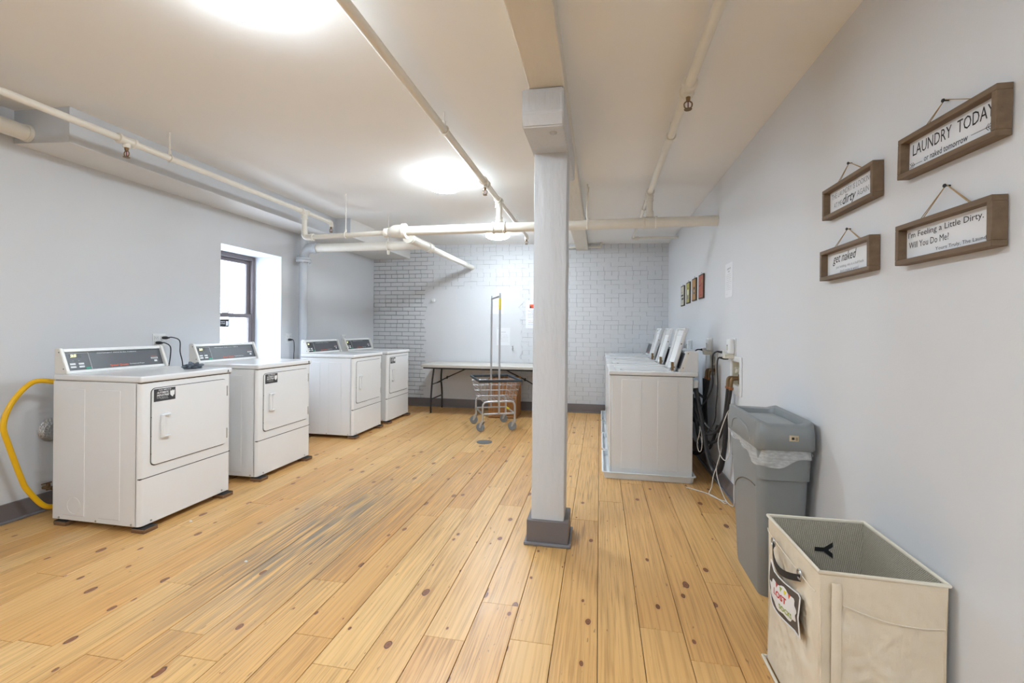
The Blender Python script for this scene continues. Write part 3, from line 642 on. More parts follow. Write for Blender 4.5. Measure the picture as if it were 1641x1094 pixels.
# ------------------------------------------------------------------ dryers
YA = frame((0, 0, 0), (0, 1, 0), (0, 0, 1))
def dryer(Yp, label, letter=None, sticker=True):
    W_ = .70
    t = thing('dryer', label, 'dryer', (-2.765, Yp, 0), group='white dryers along the left wall')
    for x, y in ((-.01, .05), (-.01, .65), (-.60, .04), (-.60, .66)):
        f = B().box(x - .055, x + .04, y - .045, y + .045, .0012, .014).box(x - .05, x + .045, y - .05, y + .04, .0142, .026).obj('foot_pad', 'wood_shim', t, None)
        B().box(x - .052, x + .042, y - .046, y + .042, .0262, .030).obj('rubber_sheet', 'shim_black', f, None)
        B().cyl((x - .03, y, .03), (x - .03, y, .05), .02, n=12).obj('foot', 'black_plastic', t)
    B().box(-.675, -.022, 0, W_, .038, .925, .004, 1).obj('cabinet', 'enamel', t)
    for s_, yy in ((-1, 0), (1, W_)):
        for xa, xb in ((-.59, -.42), (-.31, -.147)):
            B().box(xa, xb, yy - .0022, yy + .0022, .07, .875, .0021, 1).obj('side_panel', 'enamel', t)
        B().tube([(-.50 + .052 * math.cos(a), yy + s_ * .002, .135 + .052 * math.sin(a)) for a in [R(q) for q in range(0, 360, 20)]], .0018, 6, 1, closed=True).obj('knockout', 'enamel', t)
        for x in (-.62, -.33, -.06): B().cyl((x, yy, .052), (x, yy + s_ * .003, .052), .006, n=8).obj('screw', 'steel', t)
    # rounded front panels
    def front(z0, z1, nm):
        pl = []
        for cx, cy, a0 in ((-.026, .026, 270), (-.026, W_ - .026, 0)):
            for k in range(7): a = R(a0 + 15 * k); pl.append((cx + .026 * math.cos(a), cy + .026 * math.sin(a)))
        b = B(); b.prism([(-.03, 0)] + pl + [(-.03, W_)], 2, z0, z1); return b.obj(nm, 'enamel', t, 40)
    fu = front(.334, .922, 'front_panel'); front(.04, .328, 'kick_panel')
    B().box(-.024, -.003, .004, W_ - .004, .327, .335).obj('seam', 'gap_dark', t, None)
    for y in (.075, .62): B().cyl((0, y, .056), (.003, y, .056), .006, n=8).obj('screw', 'steel', t)
    def rr(ya, yb, za, zb, r, n=5):
        o = []
        for cy, cz, a0 in ((yb - r, zb - r, 0), (ya + r, zb - r, 90), (ya + r, za + r, 180), (yb - r, za + r, 270)):
            for k in range(n + 1): a = R(a0 + 90 * k / n); o.append((cy + r * math.cos(a), cz + r * math.sin(a)))
        return o
    b = B(); b.prism(rr(.066, .655, .396, .887, .03), 0, -.002, .0012); b.obj('door_gap', 'gap_dark', t, None)
    b = B(); b.prism(rr(.0705, .6525, .402, .8835, .027), 0, .0005, .007); d = b.obj('door', 'enamel', t, 40)
    # cup handle: frame, recess, grip lip
    h = B(); ya, yb, za, zb = .126, .19, .562, .712
    h.box(.0072, .024, ya, ya + .022, za, zb, .005, 2).box(.0072, .021, ya + .018, yb, za, za + .012, .003, 2).box(.0072, .021, ya + .018, yb, zb - .012, zb, .003, 2)
    hh = h.obj('handle', 'enamel', d)
    B().grid(lambda u, v: (.008 + .013 * (1 - u) ** 2, ya + .02 + u * (yb - ya - .02), za + .01 + v * (zb - za - .02)), 8, 1).obj('recess', 'enamel', hh)
    for z in (.478, .795):
        B().box(.002, .0095, .6535, .662, z - .038, z + .038, .002, 1).obj('hinge', 'steel', d)
    for z in (.47, .58, .70): B().box(.001, .004, .066, .071, z, z + .006).obj('door_stop', 'gap_dark', d, None)
    if sticker:
        s = plate(.148, .08, .0008, 'panel_dark', d, frame((.0071, .155, .838), (0, 1, 0), (0, 0, 1)), 'sticker')
        s['label'] = 'black service sticker with white print'
        text('FOR SERVICE', .085, .008, 'print_white', s, Matrix.Translation((0, .031, .001)), bold=.02)
        text('AUTOMATIC', .085, .013, 'print_white', s, Matrix.Translation((-.013, .015, .001)), .3, bold=.03)
        text('INDUSTRIES', .085, .013, 'print_white', s, Matrix.Translation((-.013, -.002, .001)), .3, bold=.03)
        text('Quality Equipment', .075, .006, 'print_white', s, Matrix.Translation((-.018, -.017, .001)), bold=.01)
        text('Laundry Service', .055, .005, 'print_white', s, Matrix.Translation((-.005, -.025, .001)), bold=.01)
        text('Tel. 800 000 0000', .09, .005, 'print_white', s, Matrix.Translation((-.012, -.034, .001)), bold=.01) if False else None
        b = B(); b.prism([(-.016, .012), (-.012, .018), (-.006, .010), (0, .020), (.006, .011), (.012, .019), (.016, .010), (.014, -.012), (.007, -.018), (.002, -.026), (-.004, -.022), (-.015, -.012)], 2, .0008, .0014)
        bd = b.obj('badge', 'print_white', s, None); bd.location = (.052, .005, 0)
    # deck
    dk = B().box(-.675, .010, -.004, W_ + .004, .927, .966, .011, 3).obj('deck', 'enamel', t, 40)
    B().box(-.66, .001, .004, W_ - .004, .9215, .9275).obj('deck_seam', 'gap_dark', dk, None)
    if letter: text(letter, .019, .022, 'print_black', dk, frame((.0103, .662, .944), (0, 1, 0), (0, 0, 1)), bold=.03)
    # console
    xb, xt, xf, z0, z1 = -.675, -.635, -.575, .966, 1.128
    b = B(); b.prism([(xb, z0), (xf - .02, z0), (xt - .02, z1 - .006), (xb, z1 - .006)], 1, .006, W_ - .006); cn = b.obj('console', 'enamel', t)
    for y in (0, W_ - .022):
        b = B(); b.prism([(xt - .03, z0), (xf + .008, z0), (xf + .008, z0 + .012), (xt + .008, z1), (xt - .03, z1 + .002)], 1, y, y + .022)
        bmesh.ops.bevel(b.bm, geom=list(b.bm.edges), offset=.003, segments=2, affect='EDGES'); b.boxy = True; ec = b.obj('end_cap', 'enamel_warm', cn)
        ys = y - .0005 if y == 0 else y + .0225
        for q in (.2, .85):
            xx = xf + (xt - xf) * q - .006; zz = z0 + (z1 - z0) * q
            B().cyl((xx, ys, zz), (xx, ys - (.001 if y == 0 else -.001), zz), .004, n=8).obj('screw', 'gap_dark', ec)
    sl = Vector((xt - xf, 0, z1 - z0)); up = sl.normalized(); nrm = Vector((0, 1, 0)).cross(up); ln = sl.length
    def onface(y, s, h=0.0): return frame(Vector((xf, 0, z0)) + up * s + Vector((0, y, 0)) + nrm * h, (0, 1, 0), up)
    plate(W_ - .044, .020, .010, 'enamel_trim', cn, onface(W_ / 2, .012, -.012), 'lower_rail', .004)
    plate(W_ - .044, .024, .014, 'enamel_trim', cn, onface(W_ / 2, ln - .014, -.012), 'upper_rail', .005)
    p = plate(W_ - .044, ln - .048, .004, 'panel_grey', cn, onface(W_ / 2, ln / 2 - .002, -.016), 'control_panel')
    w2, h2 = (W_ - .044) / 2, (ln - .048) / 2
    plate(.135, h2 * 2 - .010, .0012, 'panel_dark', p, Matrix.Translation((-w2 + .078, 0, .004)), 'keypad')
    plate(.0018, h2 * 2 - .008, .0022, 'print_white', p, Matrix.Translation((-w2 + .147, 0, .004)), 'divider')
    plate(.135, .0014, .0022, 'print_white', p, Matrix.Translation((-w2 + .079, h2 - .006, .004)), 'divider')
    dsp = plate(.066, .026, .0016, 'black_plastic', p, Matrix.Translation((-w2 + .066, h2 - .024, .0048)), 'display')
    text('25', .038, .019, 'digits_yellow', dsp, Matrix.Translation((-.011, 0, .0016)), .15, bold=.05)
    for k, (ex, ey) in enumerate(((-.026, -.018), (.024, -.018), (-.026, -.038), (.024, -.038))):
        plate(.032, .012, .002, 'print_white', p, Matrix.Translation((-w2 + .066 + ex, ey, .0048)), 'button', .0006)
    for ex in (-.02, .014): plate(.010, .005, .0012, 'print_grey', p, Matrix.Translation((-w2 + .066 + ex, .004, .0048)), 'indicator')
    plate(.030, .013, .002, 'button_green', p, Matrix.Translation((-w2 + .126, -h2 + .012, .0048)), 'start_button', .0006)
    text('Speed Queen', .125, .017, 'print_orange', p, Matrix.Translation((.0, -h2 + .018, .0042)), .1, bold=.03)
    text('Commercial Dryer', .11, .011, 'print_white', p, Matrix.Translation((.128, -h2 + .020, .0042)), .0)
    text('PERMANENT PRESS & ALL FABRICS', .27, .007, 'print_white', p, Matrix.Translation((.01, h2 - .012, .0042)), 0)
    plate(.052, .011, .002, 'print_white', p, Matrix.Translation((w2 - .06, -.008, .004)), 'coin_slot'); plate(.044, .004, .001, 'gap_dark', p, Matrix.Translation((w2 - .06, -.008, .006)), 'slot')
    text('INSERT COIN', .046, .005, 'print_orange', p, Matrix.Translation((w2 - .058, .008, .0042)))
    plate(.022, .014, .001, 'print_white', p, Matrix.Translation((w2 - .054, -.030, .004)), 'symbol')
    return t
dryer(2.31, 'white dryer nearest the camera, marked A, crumpled cloth on its deck', 'A')
dryer(3.283, 'white dryer standing under the window, second from the camera, marked B', 'B')
dryer(4.765, 'white dryer beside the waste stack, third in the row, no service sticker', None, False)
dryer(5.615, 'white dryer farthest from the camera, closest to the brick wall', None, True)
# crumpled cloth on dryer A
b = B(); bmesh.ops.create_icosphere(b.bm, subdivisions=4, radius=1)
from mathutils import noise as mn
for v in b.bm.verts:
    n = v.co.normalized(); q = 0.7 + .55 * mn.noise(n * 2.3) + .3 * mn.noise(n * 6)
    v.co = Vector((n.x * .055 * q, n.y * .085 * q, max(-.0, n.z * .035 * q + .014)))
tag(b.obj('crumpled_cloth', 'cloth_dark', None, 60, (-2.955, 2.86, .9672)), 'small crumpled dark grey cloth on the nearest dryer', 'cloth')
# yellow gas hose, vent duct, gas valve
tag(B().tube([(-3.46, 2.46, .80), (-3.50, 2.43, .87), (-3.55, 2.38, .905), (-3.60, 2.30, .905), (-3.60, 2.20, .793), (-3.60, 2.158, .66), (-3.60, 2.185, .53), (-3.60, 2.245, .317), (-3.60, 2.281, .22), (-3.58, 2.36, .09), (-3.56, 2.45, .06)], .0155, 10, 8).obj('gas_hose', 'yellow_hose'), 'bright yellow hose looping behind the nearest dryer', 'hose')
b = B(); rr_ = [(Vector((-3.738 + .052 * k / 10, 2.50, .555)), .075 + (.006 if k % 2 else -.004)) for k in range(11)]
tag(b.rings(rr_, 20).obj('vent_duct', 'foil'), 'crinkled foil vent duct in the wall behind the nearest dryer', 'duct')
b = B().cyl((-3.737, 2.46, .165), (-3.66, 2.46, .165), .014, n=10).cyl((-3.70, 2.46, .15), (-3.70, 2.46, .195), .012, n=10).box(-3.705, -3.695, 2.42, 2.48, .195, .203, .002, 1).cyl((-3.67, 2.46, .165), (-3.66, 2.52, .165), .014, n=10)
tag(b.obj('gas_valve', 'brass'), 'small brass gas valve low on the wall behind the nearest dryer', 'valve')

# ------------------------------------------------------------------ wall outlets on the left wall
def outlet(y, z, w, h, label, gangs=2):
    t = thing('wall_outlet', label, 'outlet', (XL, y, z), group='outlets on the left wall')
    B().box(.0005, .006, -w / 2, w / 2, -h / 2, h / 2, .002, 2).obj('cover_plate', 'white_plastic', t)
    for g in range(gangs):
        yc = (g - (gangs - 1) / 2) * w / gangs
        for zc in (.021, -.021):
            s_ = B().box(.006, .0085, yc - .016, yc + .016, zc - .016, zc + .016, .005, 2).obj('socket', 'white_plastic', t)
            B().box(.0086, .009, yc - .008, yc - .006, zc - .003, zc + .007).box(.0086, .009, yc + .006, yc + .008, zc - .003, zc + .007).cyl((.0086, yc, zc - .008), (.009, yc, zc - .008), .0025, n=8).obj('slots', 'gap_dark', s_, None)
outlet(3.29, 1.155, .115, .115, 'white four-socket outlet above the gap between the two nearest dryers')
outlet(4.96, 1.145, .115, .115, 'white four-socket outlet between the window and the waste stack')
outlet(6.18, 1.115, .115, .115, 'white outlet peeking over the two farthest dryers')
def cord(pts, label, r=.0045, m='black_rubber', plug=None, name='power_cord', cat='cord', group=None):
    t = thing(name, label, cat, (0, 0, 0), group=group)
    B().tube(pts, r, 8, 6).obj('cable', m, t)
    if plug:
        p = Vector(pts[0]); d = Vector(plug).normalized()
        B().rings([(p - d * .035, .012), (p - d * .018, .014), (p, .013), (p + d * .02, .007), (p + d * .03, .005)], 10).obj('plug', m, t)
    return t
cord([(-3.70, 3.26, 1.134), (-3.66, 3.27, 1.133), (-3.64, 3.30, 1.10), (-3.65, 3.31, 1.02), (-3.64, 3.28, .9), (-3.62, 3.2, .6), (-3.6, 3.0, .3)], 'shorter black cord plugged into the lower socket by the nearest dryer', plug=(1, 0, 0))
cord([(-3.70, 3.318, 1.176), (-3.65, 3.33, 1.18), (-3.62, 3.37, 1.15), (-3.63, 3.385, 1.05), (-3.62, 3.40, .95), (-3.62, 3.4, .8), (-3.6, 3.45, .4)], 'longer black cord plugged into the upper socket by the nearest dryer', plug=(1, 0, 0))
cord([(-3.712, 4.955, 1.124), (-3.69, 4.955, 1.128), (-3.668, 4.955, 1.10), (-3.664, 4.955, 1.0), (-3.668, 4.955, .9), (-3.66, 4.95, .5)], 'black cord plugged in between the window and the waste stack', plug=(1, 0, 0))
cord([(-3.70, 6.20, 1.094), (-3.65, 6.20, 1.09), (-3.62, 6.2, 1.05), (-3.62, 6.2, .9), (-3.6, 6.1, .5)], 'black cord plugged in behind the farthest dryers', plug=(1, 0, 0))

# ------------------------------------------------------------------ washers in drip pans along the right wall
def washer(Yp, label, lid_open=True):
    t = thing('washing_machine', label, 'washing machine', (.09, Yp, 0), group='white washers along the right wall')
    W_ = .66; t.scale = (1, 1, 1.02)
    for x in (.06, .62):
        for y in (.06, .60): B().cyl((x, y, .0105), (x, y, .036), .02, .016, 12).obj('foot', 'black_plastic', t)
    B().box(.016, .685, 0, W_, .034, .868, .004, 1).obj('cabinet', 'enamel', t)
    for s_, yy in ((-1, 0), (1, W_)):
        for xa, xb in ((.10, .27), (.40, .565)): B().box(xa, xb, yy - .0026, yy + .0026, .08, .835, .0025, 1).obj('side_panel', 'enamel', t)
    B().box(0, .016, .003, W_ - .003, .036, .868, .006, 2).obj('front_panel', 'enamel', t)
    dk = B().box(-.012, .725, -.005, W_ + .005, .872, .908, .010, 3).obj('deck', 'enamel', t, 40)
    B().box(.0, .70, .003, W_ - .003, .867, .8725).obj('deck_seam', 'gap_dark', dk, None)
    # lid well on the deck
    b = B(); b.loft([(.05, .52, .07, .59, .03, .9085), (.06, .51, .08, .58, .03, .9088)], 4); b.obj('lid_seat', 'enamel_trim', dk)
    if lid_open:
        b = B(); b.loft([(.12, .44, .14, .55, .10, .9092), (.12, .44, .14, .55, .10, .9094)], 8); b.obj('drum_opening', 'enamel_trim', dk)
    B().cyl((.10, .10, .9085), (.10, .10, .914), .012, .010, 10).obj('lid_bumper', 'caster_grey', dk)
    # console
    z0, z1 = .908, 1.083
    b = B(); b.prism([(.575, z0), (.725, z0), (.725, z1), (.632, z1)], 1, .004, W_ - .004)
    bmesh.ops.bevel(b.bm, geom=list(b.bm.edges), offset=.004, segments=2, affect='EDGES'); b.boxy = True; cn = b.obj('console', 'enamel', t)
    for y in (.0025, W_ - .0025):
        b = B(); b.prism([(.5745, z0 + .002), (.61, z0 + .002), (.664, z1 - .004), (.633, z1 - .004)], 1, y - .0015, y + .0015); b.obj('end_cap', 'enamel_warm', cn, None)
        for q in ((.605, z0 + .035), (.645, z1 - .02)): B().cyl((q[0], y - .003, q[1]), (q[0], y + .003, q[1]), .004, n=8).obj('screw', 'gap_dark', cn)
    sl = Vector((.057, 0, z1 - z0)); up = sl.normalized(); right = Vector((0, -1, 0))
    def onf(y, s, h=0.0): return frame(Vector((.575, y, z0)) + up * s + right.cross(up) * h, right, up)
    p = plate(W_ - .05, .135, .004, 'panel_dark', cn, onf(W_ / 2, .095, .001), 'control_panel')
    plate(.14, .11, .002, 'panel_grey', p, Matrix.Translation((-.21, 0, .004)), 'keypad')
    plate(.05, .02, .001, 'black_plastic', p, Matrix.Translation((-.24, .03, .006)), 'display'); text('Speed Queen', .12, .017, 'print_orange', p, Matrix.Translation((.02, -.045, .0042)), bold=.03)
    plate(.018, .012, .002, 'print_orange', p, Matrix.Translation((-.17, -.045, .0055)), 'start_button')
    # lid
    if lid_open:
        piv = Vector((.545, 0, .912)); a = Vector((.105, 0, .36)).normalized(); nl = Vector((-a.z, 0, a.x)); Ln = .375
        def lp(y, s, h): v = piv + a * s + nl * h; return (v.x, y, v.z)
        def slab(y0, y1, s0, s1, h0, h1, bv):
            b = B(); r = bmesh.ops.create_cube(b.bm, size=1.0)
            for v in r['verts']: v.co = Vector(lp(y0 + (v.co.y + .5) * (y1 - y0), s0 + (v.co.x + .5) * (s1 - s0), h0 + (v.co.z + .5) * (h1 - h0)))
            bmesh.ops.bevel(b.bm, geom=list(b.bm.edges), offset=bv, segments=2, affect='EDGES'); b.boxy = True; return b
        ld = slab(.075, .50, 0, Ln, -.010, .002, .004).obj('lid', 'enamel', t)
        slab(.075, .088, 0, Ln - .012, .0, .022, .003).obj('lid_flange', 'enamel', ld); slab(.487, .50, 0, Ln - .012, .0, .022, .003).obj('lid_flange', 'enamel', ld)
        slab(.088, .487, Ln - .014, Ln, .0, .020, .003).obj('lid_flange', 'enamel', ld)
        slab(.14, .44, .06, Ln - .07, .0022, .006, .002).obj('lid_panel', 'enamel_trim', ld)
        for s_ in (.03, .235):
            v = lp(.074, s_, .010); B().cyl((v[0], v[1] + .002, v[2]), (v[0], v[1] - .002, v[2]), .006, n=8).obj('lid_bolt', 'brass', ld)
        v = lp(.075, .02, .018); B().box(v[0] - .016, v[0] + .006, .066, .09, v[2] - .022, v[2] + .05, .003, 1).obj('hinge', 'brass', ld); 
        B().tube([(.50, .075, .912), (.515, .075, .94), (.535, .075, .96)], .006, 6).obj('hinge_arm', 'steel', ld)
    else:
        B().box(.04, .53, .065, .595, .9092, .918, .004, 2).obj('lid', 'enamel', t)
    return t
def pan(Yp, label):
    x0, x1, y0, y1 = .028, .80, Yp, Yp + .745
    b = B(); b.loft([(x0 + .022, x1 - .022, y0 + .022, y1 - .022, .03, .0012), (x0 + .012, x1 - .012, y0 + .012, y1 - .012, .035, .052), (x0, x1, y0, y1, .04, .054), (x0, x1, y0, y1, .04, .060), (x0 + .014, x1 - .014, y0 + .014, y1 - .014, .033, .060), (x0 + .026, x1 - .026, y0 + .026, y1 - .026, .03, .0095)], 5)
    tag(b.obj('drip_pan', 'pan_plastic', None, 40), label, 'pan', 'white drip pans under the washers')
WY = [4.045, 4.815, 5.565, 6.315]
for y, o, lab, pl in zip(WY, (True, True, True, False),
        ('white washer nearest the camera, its bare side showing beside the bin', 'second white washer from the camera, lid open', 'third white washer from the camera, lid open', 'white washer with closed lid, against the brick wall'),
        ('white drip pan under the nearest washer', 'white drip pan under the second washer', 'white drip pan under the third washer', 'white drip pan under the washer by the brick wall')):
    washer(y, lab, o); pan(y - .055, pl)

# washer supply boxes recessed in the right wall
def supply(y0, y1, z0, z1, label, outer):
    t = thing('washer_box', label, 'outlet box', (XR, (y0 + y1) / 2, (z0 + z1) / 2), group='washer supply boxes')
    hy, hz = (y1 - y0) / 2, (z1 - z0) / 2; oy, oz0, oz1 = outer
    b = B()
    for q in ((-oy, -hy, -oz0, oz1), (hy, oy, -oz0, oz1), (-hy, hy, -oz0, -hz), (-hy, hy, hz, oz1)): b.box(-.009, -.0005, *q, .002, 1)
    b.obj('cover_frame', 'white_plastic', t)
    e = .003; b = B()
    b.box(.085, .09, -hy + e, hy - e, -hz + e, hz - e).box(-.002, .085, -hy + .0005, -hy + e, -hz + e, hz - e).box(-.002, .085, hy - e, hy - .0005, -hz + e, hz - e).box(-.002, .085, -hy + e, hy - e, hz - e, hz - .0005).box(-.002, .085, -hy + e, hy - e, -hz + .0005, -hz + e)
    b.obj('recess', 'cream_plastic', t, None)
    for k, yy in enumerate((-.045, .045)):
        v = B().cyl((.04, yy, -hz + .004), (.04, yy, -.01), .016, n=10).cyl((.04, yy, -.035), (-.015, yy, -.035), .011, n=10).tube([(-.012, yy, -.034), (-.04, yy, -.038), (-.048, yy, -.06), (-.05, yy, -.10)], .0125, 10).obj('valve', 'brass', t)
        B().cyl((.02, yy, .0), (.02, yy, .03), .018, .014, 10).box(.002, .04, yy - .006, yy + .006, .03, .042, .002, 1).obj('valve_knob', 'cream_plastic', v)
        B().cyl((-.05, yy, -.10), (-.05, yy, -.118), .018, .016, 12).obj('hose_nut', 'copper', v)
    return t
supply(*BOX1, 'white recessed supply box with brass valves nearest the grey bin', (.14, .155, .125))
supply(*BOX2, 'white recessed supply box with brass valves behind the nearest washer', (.135, .155, .125))
# surge adapters
def adapter(y, z, label, h=.115, w=.10):
    t = thing('plug_adapter', label, 'plug adapter', (XR, y, z), group='plug adapters on the right wall')
    B().box(-.008, -.0005, -.055, .055, -.075, .06, .002, 1).obj('cover_plate', 'white_plastic', t)
    b = B(); b.box(-.045, -.008, -w / 2, w / 2, -h / 2, h / 2, .011, 3).obj('body', 'white_plastic', t)
    B().box(-.075, -.0085, -.03 + w / 2, .03 + w / 2, -.075, -.035, .004, 2).obj('side_block', 'white_plastic', t)
    plate(.026, .045, .001, 'art_cream', t, frame((-.0455, .01, -.01), (0, -1, 0), (0, 0, 1)), 'label_sticker')
    plate(.016, .006, .0012, 'print_black', t, frame((-.0464, .01, .006), (0, -1, 0), (0, 0, 1)), 'label_print')
    B().box(-.075, -.008, -.035, .035, -h / 2 - .035, -h / 2 - .001, .004, 2).obj('lower_block', 'cream_plastic', t)
adapter(3.70, 1.163, 'large white plug adapter above the supply box nearest the bin')
adapter(4.39, 1.155, 'large white plug adapter above the supply box behind the nearest washer')
adapter(5.33, 1.115, 'large white plug adapter farthest along the right wall')
# hoses and cords behind the washers
def hose(pts, r, label, m='black_rubber', name='hose', grp='black hoses behind the nearest washer'):
    return tag(B().tube(pts, r, 10, 8).obj(name, m), label, 'hose', grp)
vx = XR - .05
hose([(vx, 3.585, .846), (vx - .005, 3.60, .78), (vx - .01, 3.66, .66), (.91, 3.80, .50), (.87, 3.96, .44), (.83, 4.06, .52), (.80, 4.12, .66)], .0115, 'slim black supply hose sagging from the front valve to the nearest washer')
hose([(vx, 3.675, .846), (vx - .005, 3.68, .76), (vx - .015, 3.70, .62), (.93, 3.82, .44), (.89, 3.98, .36), (.84, 4.10, .42), (.80, 4.2, .60)], .0115, 'slim black supply hose sagging lowest from the rear valve near the bin')
hose([(.805, 4.10, .80), (.815, 4.09, .74), (.845, 4.02, .52), (.87, 3.93, .28), (.895, 3.85, .17), (.925, 3.77, .20), (.94, 3.72, .36), (.95, 3.70, .6), (.96, 3.68, .82)], .019, 'thick black drain hose making a deep loop down near the floor')
hose([(vx, 4.283, .846), (vx - .01, 4.30, .75), (vx - .02, 4.36, .68), (.90, 4.50, .70), (.84, 4.70, .74)], .0125, 'black supply hose from the second supply box valve')
hose([(vx, 4.373, .846), (vx - .01, 4.38, .7), (vx - .02, 4.40, .5), (.92, 4.5, .4), (.84, 4.75, .5)], .016, 'straight dropping black hose from the second supply box')
hose([(.955, 4.46, .84), (.955, 4.44, .6), (.955, 4.42, .35), (.93, 4.5, .15), (.86, 4.7, .12), (.83, 4.9, .3)], .019, 'thick black drain hose hanging straight by the second supply box')
hose([(.805, 4.22, .72), (.83, 4.24, .55), (.86, 4.25, .35), (.89, 4.2, .25), (.93, 4.1, .3), (.96, 4.0, .5)], .0115, 'short black hose looping tight behind the nearest washer')
hose([(.80, 4.13, .70), (.82, 4.10, .62), (.86, 4.02, .52), (.91, 3.9, .47), (.955, 3.76, .53), (.965, 3.70, .66)], .010, 'slim black hose crossing above the other loops behind the nearest washer')
tag(B().rings([(Vector((.805, 4.10, .855)), .018), (Vector((.805, 4.10, .85)), .024), (Vector((.805, 4.10, .80)), .024), (Vector((.805, 4.10, .79)), .018)], 12).obj('hose_coupling', 'white_plastic'), 'white coupling at the top of the thick drain hose', 'coupling')
cord([(.93, 3.745, 1.115), (.89, 3.76, 1.117), (.872, 3.80, 1.08), (.885, 3.86, .96), (.90, 3.92, .84), (.88, 4.0, .72), (.83, 4.08, .62)], 'black power cord arching from the adapter nearest the bin', .006, plug=(-1, .1, 0), group='washer power cords')
cord([(.94, 3.76, 1.07), (.91, 3.78, 1.068), (.902, 3.79, 1.0), (.908, 3.79, .85), (.90, 3.80, .7), (.895, 3.84, .55), (.85, 4.0, .4)], 'black cord hanging straight down from the adapter nearest the bin', .005, plug=(-1, .1, 0), group='washer power cords')
cord([(.93, 4.43, 1.105), (.88, 4.45, 1.10), (.85, 4.48, 1.04), (.845, 4.5, .92), (.84, 4.5, .8)], 'black power cord arching from the adapter behind the nearest washer', .006, plug=(-1, .1, 0), group='washer power cords')
cord([(.955, 3.62, .72), (.93, 3.66, .62), (.905, 3.70, .50), (.90, 3.73, .42), (.915, 3.72, .33), (.94, 3.68, .30), (.955, 3.64, .36), (.955, 3.64, .48), (.95, 3.65, .66), (.955, 3.64, .78)], 'thin white cord hanging in a loop beside the bin', .0036, 'white_cord', name='thin_cord', group='thin white cords')
cord([(.93, 3.72, .40), (.91, 3.74, .30), (.895, 3.76, .22), (.88, 3.78, .15), (.87, 3.79, .06), (.85, 3.78, .008), (.88, 3.70, .006), (.91, 3.66, .006), (.94, 3.63, .006), (.92, 3.60, .006), (.90, 3.66, .006), (.86, 3.76, .006), (.78, 3.84, .006), (.70, 3.90, .006)], 'thin white cord trailing onto the floor beside the drip pan', .0036, 'white_cord', name='thin_cord', group='thin white cords')
cord([(.895, 3.76, .22), (.905, 3.76, .14), (.925, 3.70, .05), (.94, 3.62, .008), (.955, 3.55, .008), (.96, 3.52, .03), (.965, 3.545, .12), (.97, 3.55, .2)], 'thin white cord climbing the baseboard behind the bin', .0032, 'white_cord', name='thin_cord', group='thin white cords')
cord([(.955, 4.40, 1.05), (.955, 4.42, .9), (.95, 4.42, .7), (.94, 4.43, .5), (.93, 4.46, .4)], 'thin white cord hanging from the second adapter', .0036, 'white_cord', name='thin_cord', group='thin white cords')
cord([(.83, 4.06, .62), (.84, 4.04, .5), (.845, 4.02, .36), (.84, 4.03, .28), (.825, 4.05, .27), (.815, 4.06, .33), (.83, 4.05, .42), (.835, 4.05, .5)], 'thin white cord loop hanging at the washer back', .0034, 'white_cord', name='thin_cord', group='thin white cords')

# ------------------------------------------------------------------ folding table, wicker basket, laundry cart
T = thing('folding_table', 'long beige folding table with black legs against the brick wall', 'table', (-1.705, 6.74, 0))
tp = B().loft([(-.915, .915, -.35, .33, .03, .700), (-.915, .915, -.35, .33, .03, .705), (-.915, .915, -.35, .33, .03, .735), (-.91, .91, -.345, .325, .03, .740)], 5).obj('table_top', 'table_top', T)
B().box(-.88, .88, -.315, -.295, .675, .6995).box(-.88, .88, .285, .305, .675, .6995).obj('apron', 'table_leg_black', tp, None)
for s_ in (-1, 1):
    x = s_ * .785
    lf = B()
    for yy, k in ((-.235, -1), (.26, 1)):
        lf.tube([(x * .97, yy * .72, .695), (x * .985, yy * .74, .60), (x, yy * .80, .47), (x, yy * .93, .33), (x, yy, .20), (x * 1.0, yy, .004)], .0135, 10, 5)
    lf.obj('leg_frame', 'table_leg_black', T)
    B().cyl((x * .998, -.19, .43), (x * .998, .215, .43), .010, n=8).obj('crossbar', 'table_leg_black', T); B().cyl((x, -.23, .21), (x, .25, .21), .010, n=8).obj('crossbar', 'table_leg_black', T)
    B().tube([(x * .998, .0, .43), (x * .78, .0, .52), (x * .30, 0, .693)], .009, 8, 2, smooth=False).cyl((x * .78, -.012, .505), (x * .78, .012, .535), .014, n=8).obj('brace', 'table_leg_black', T)
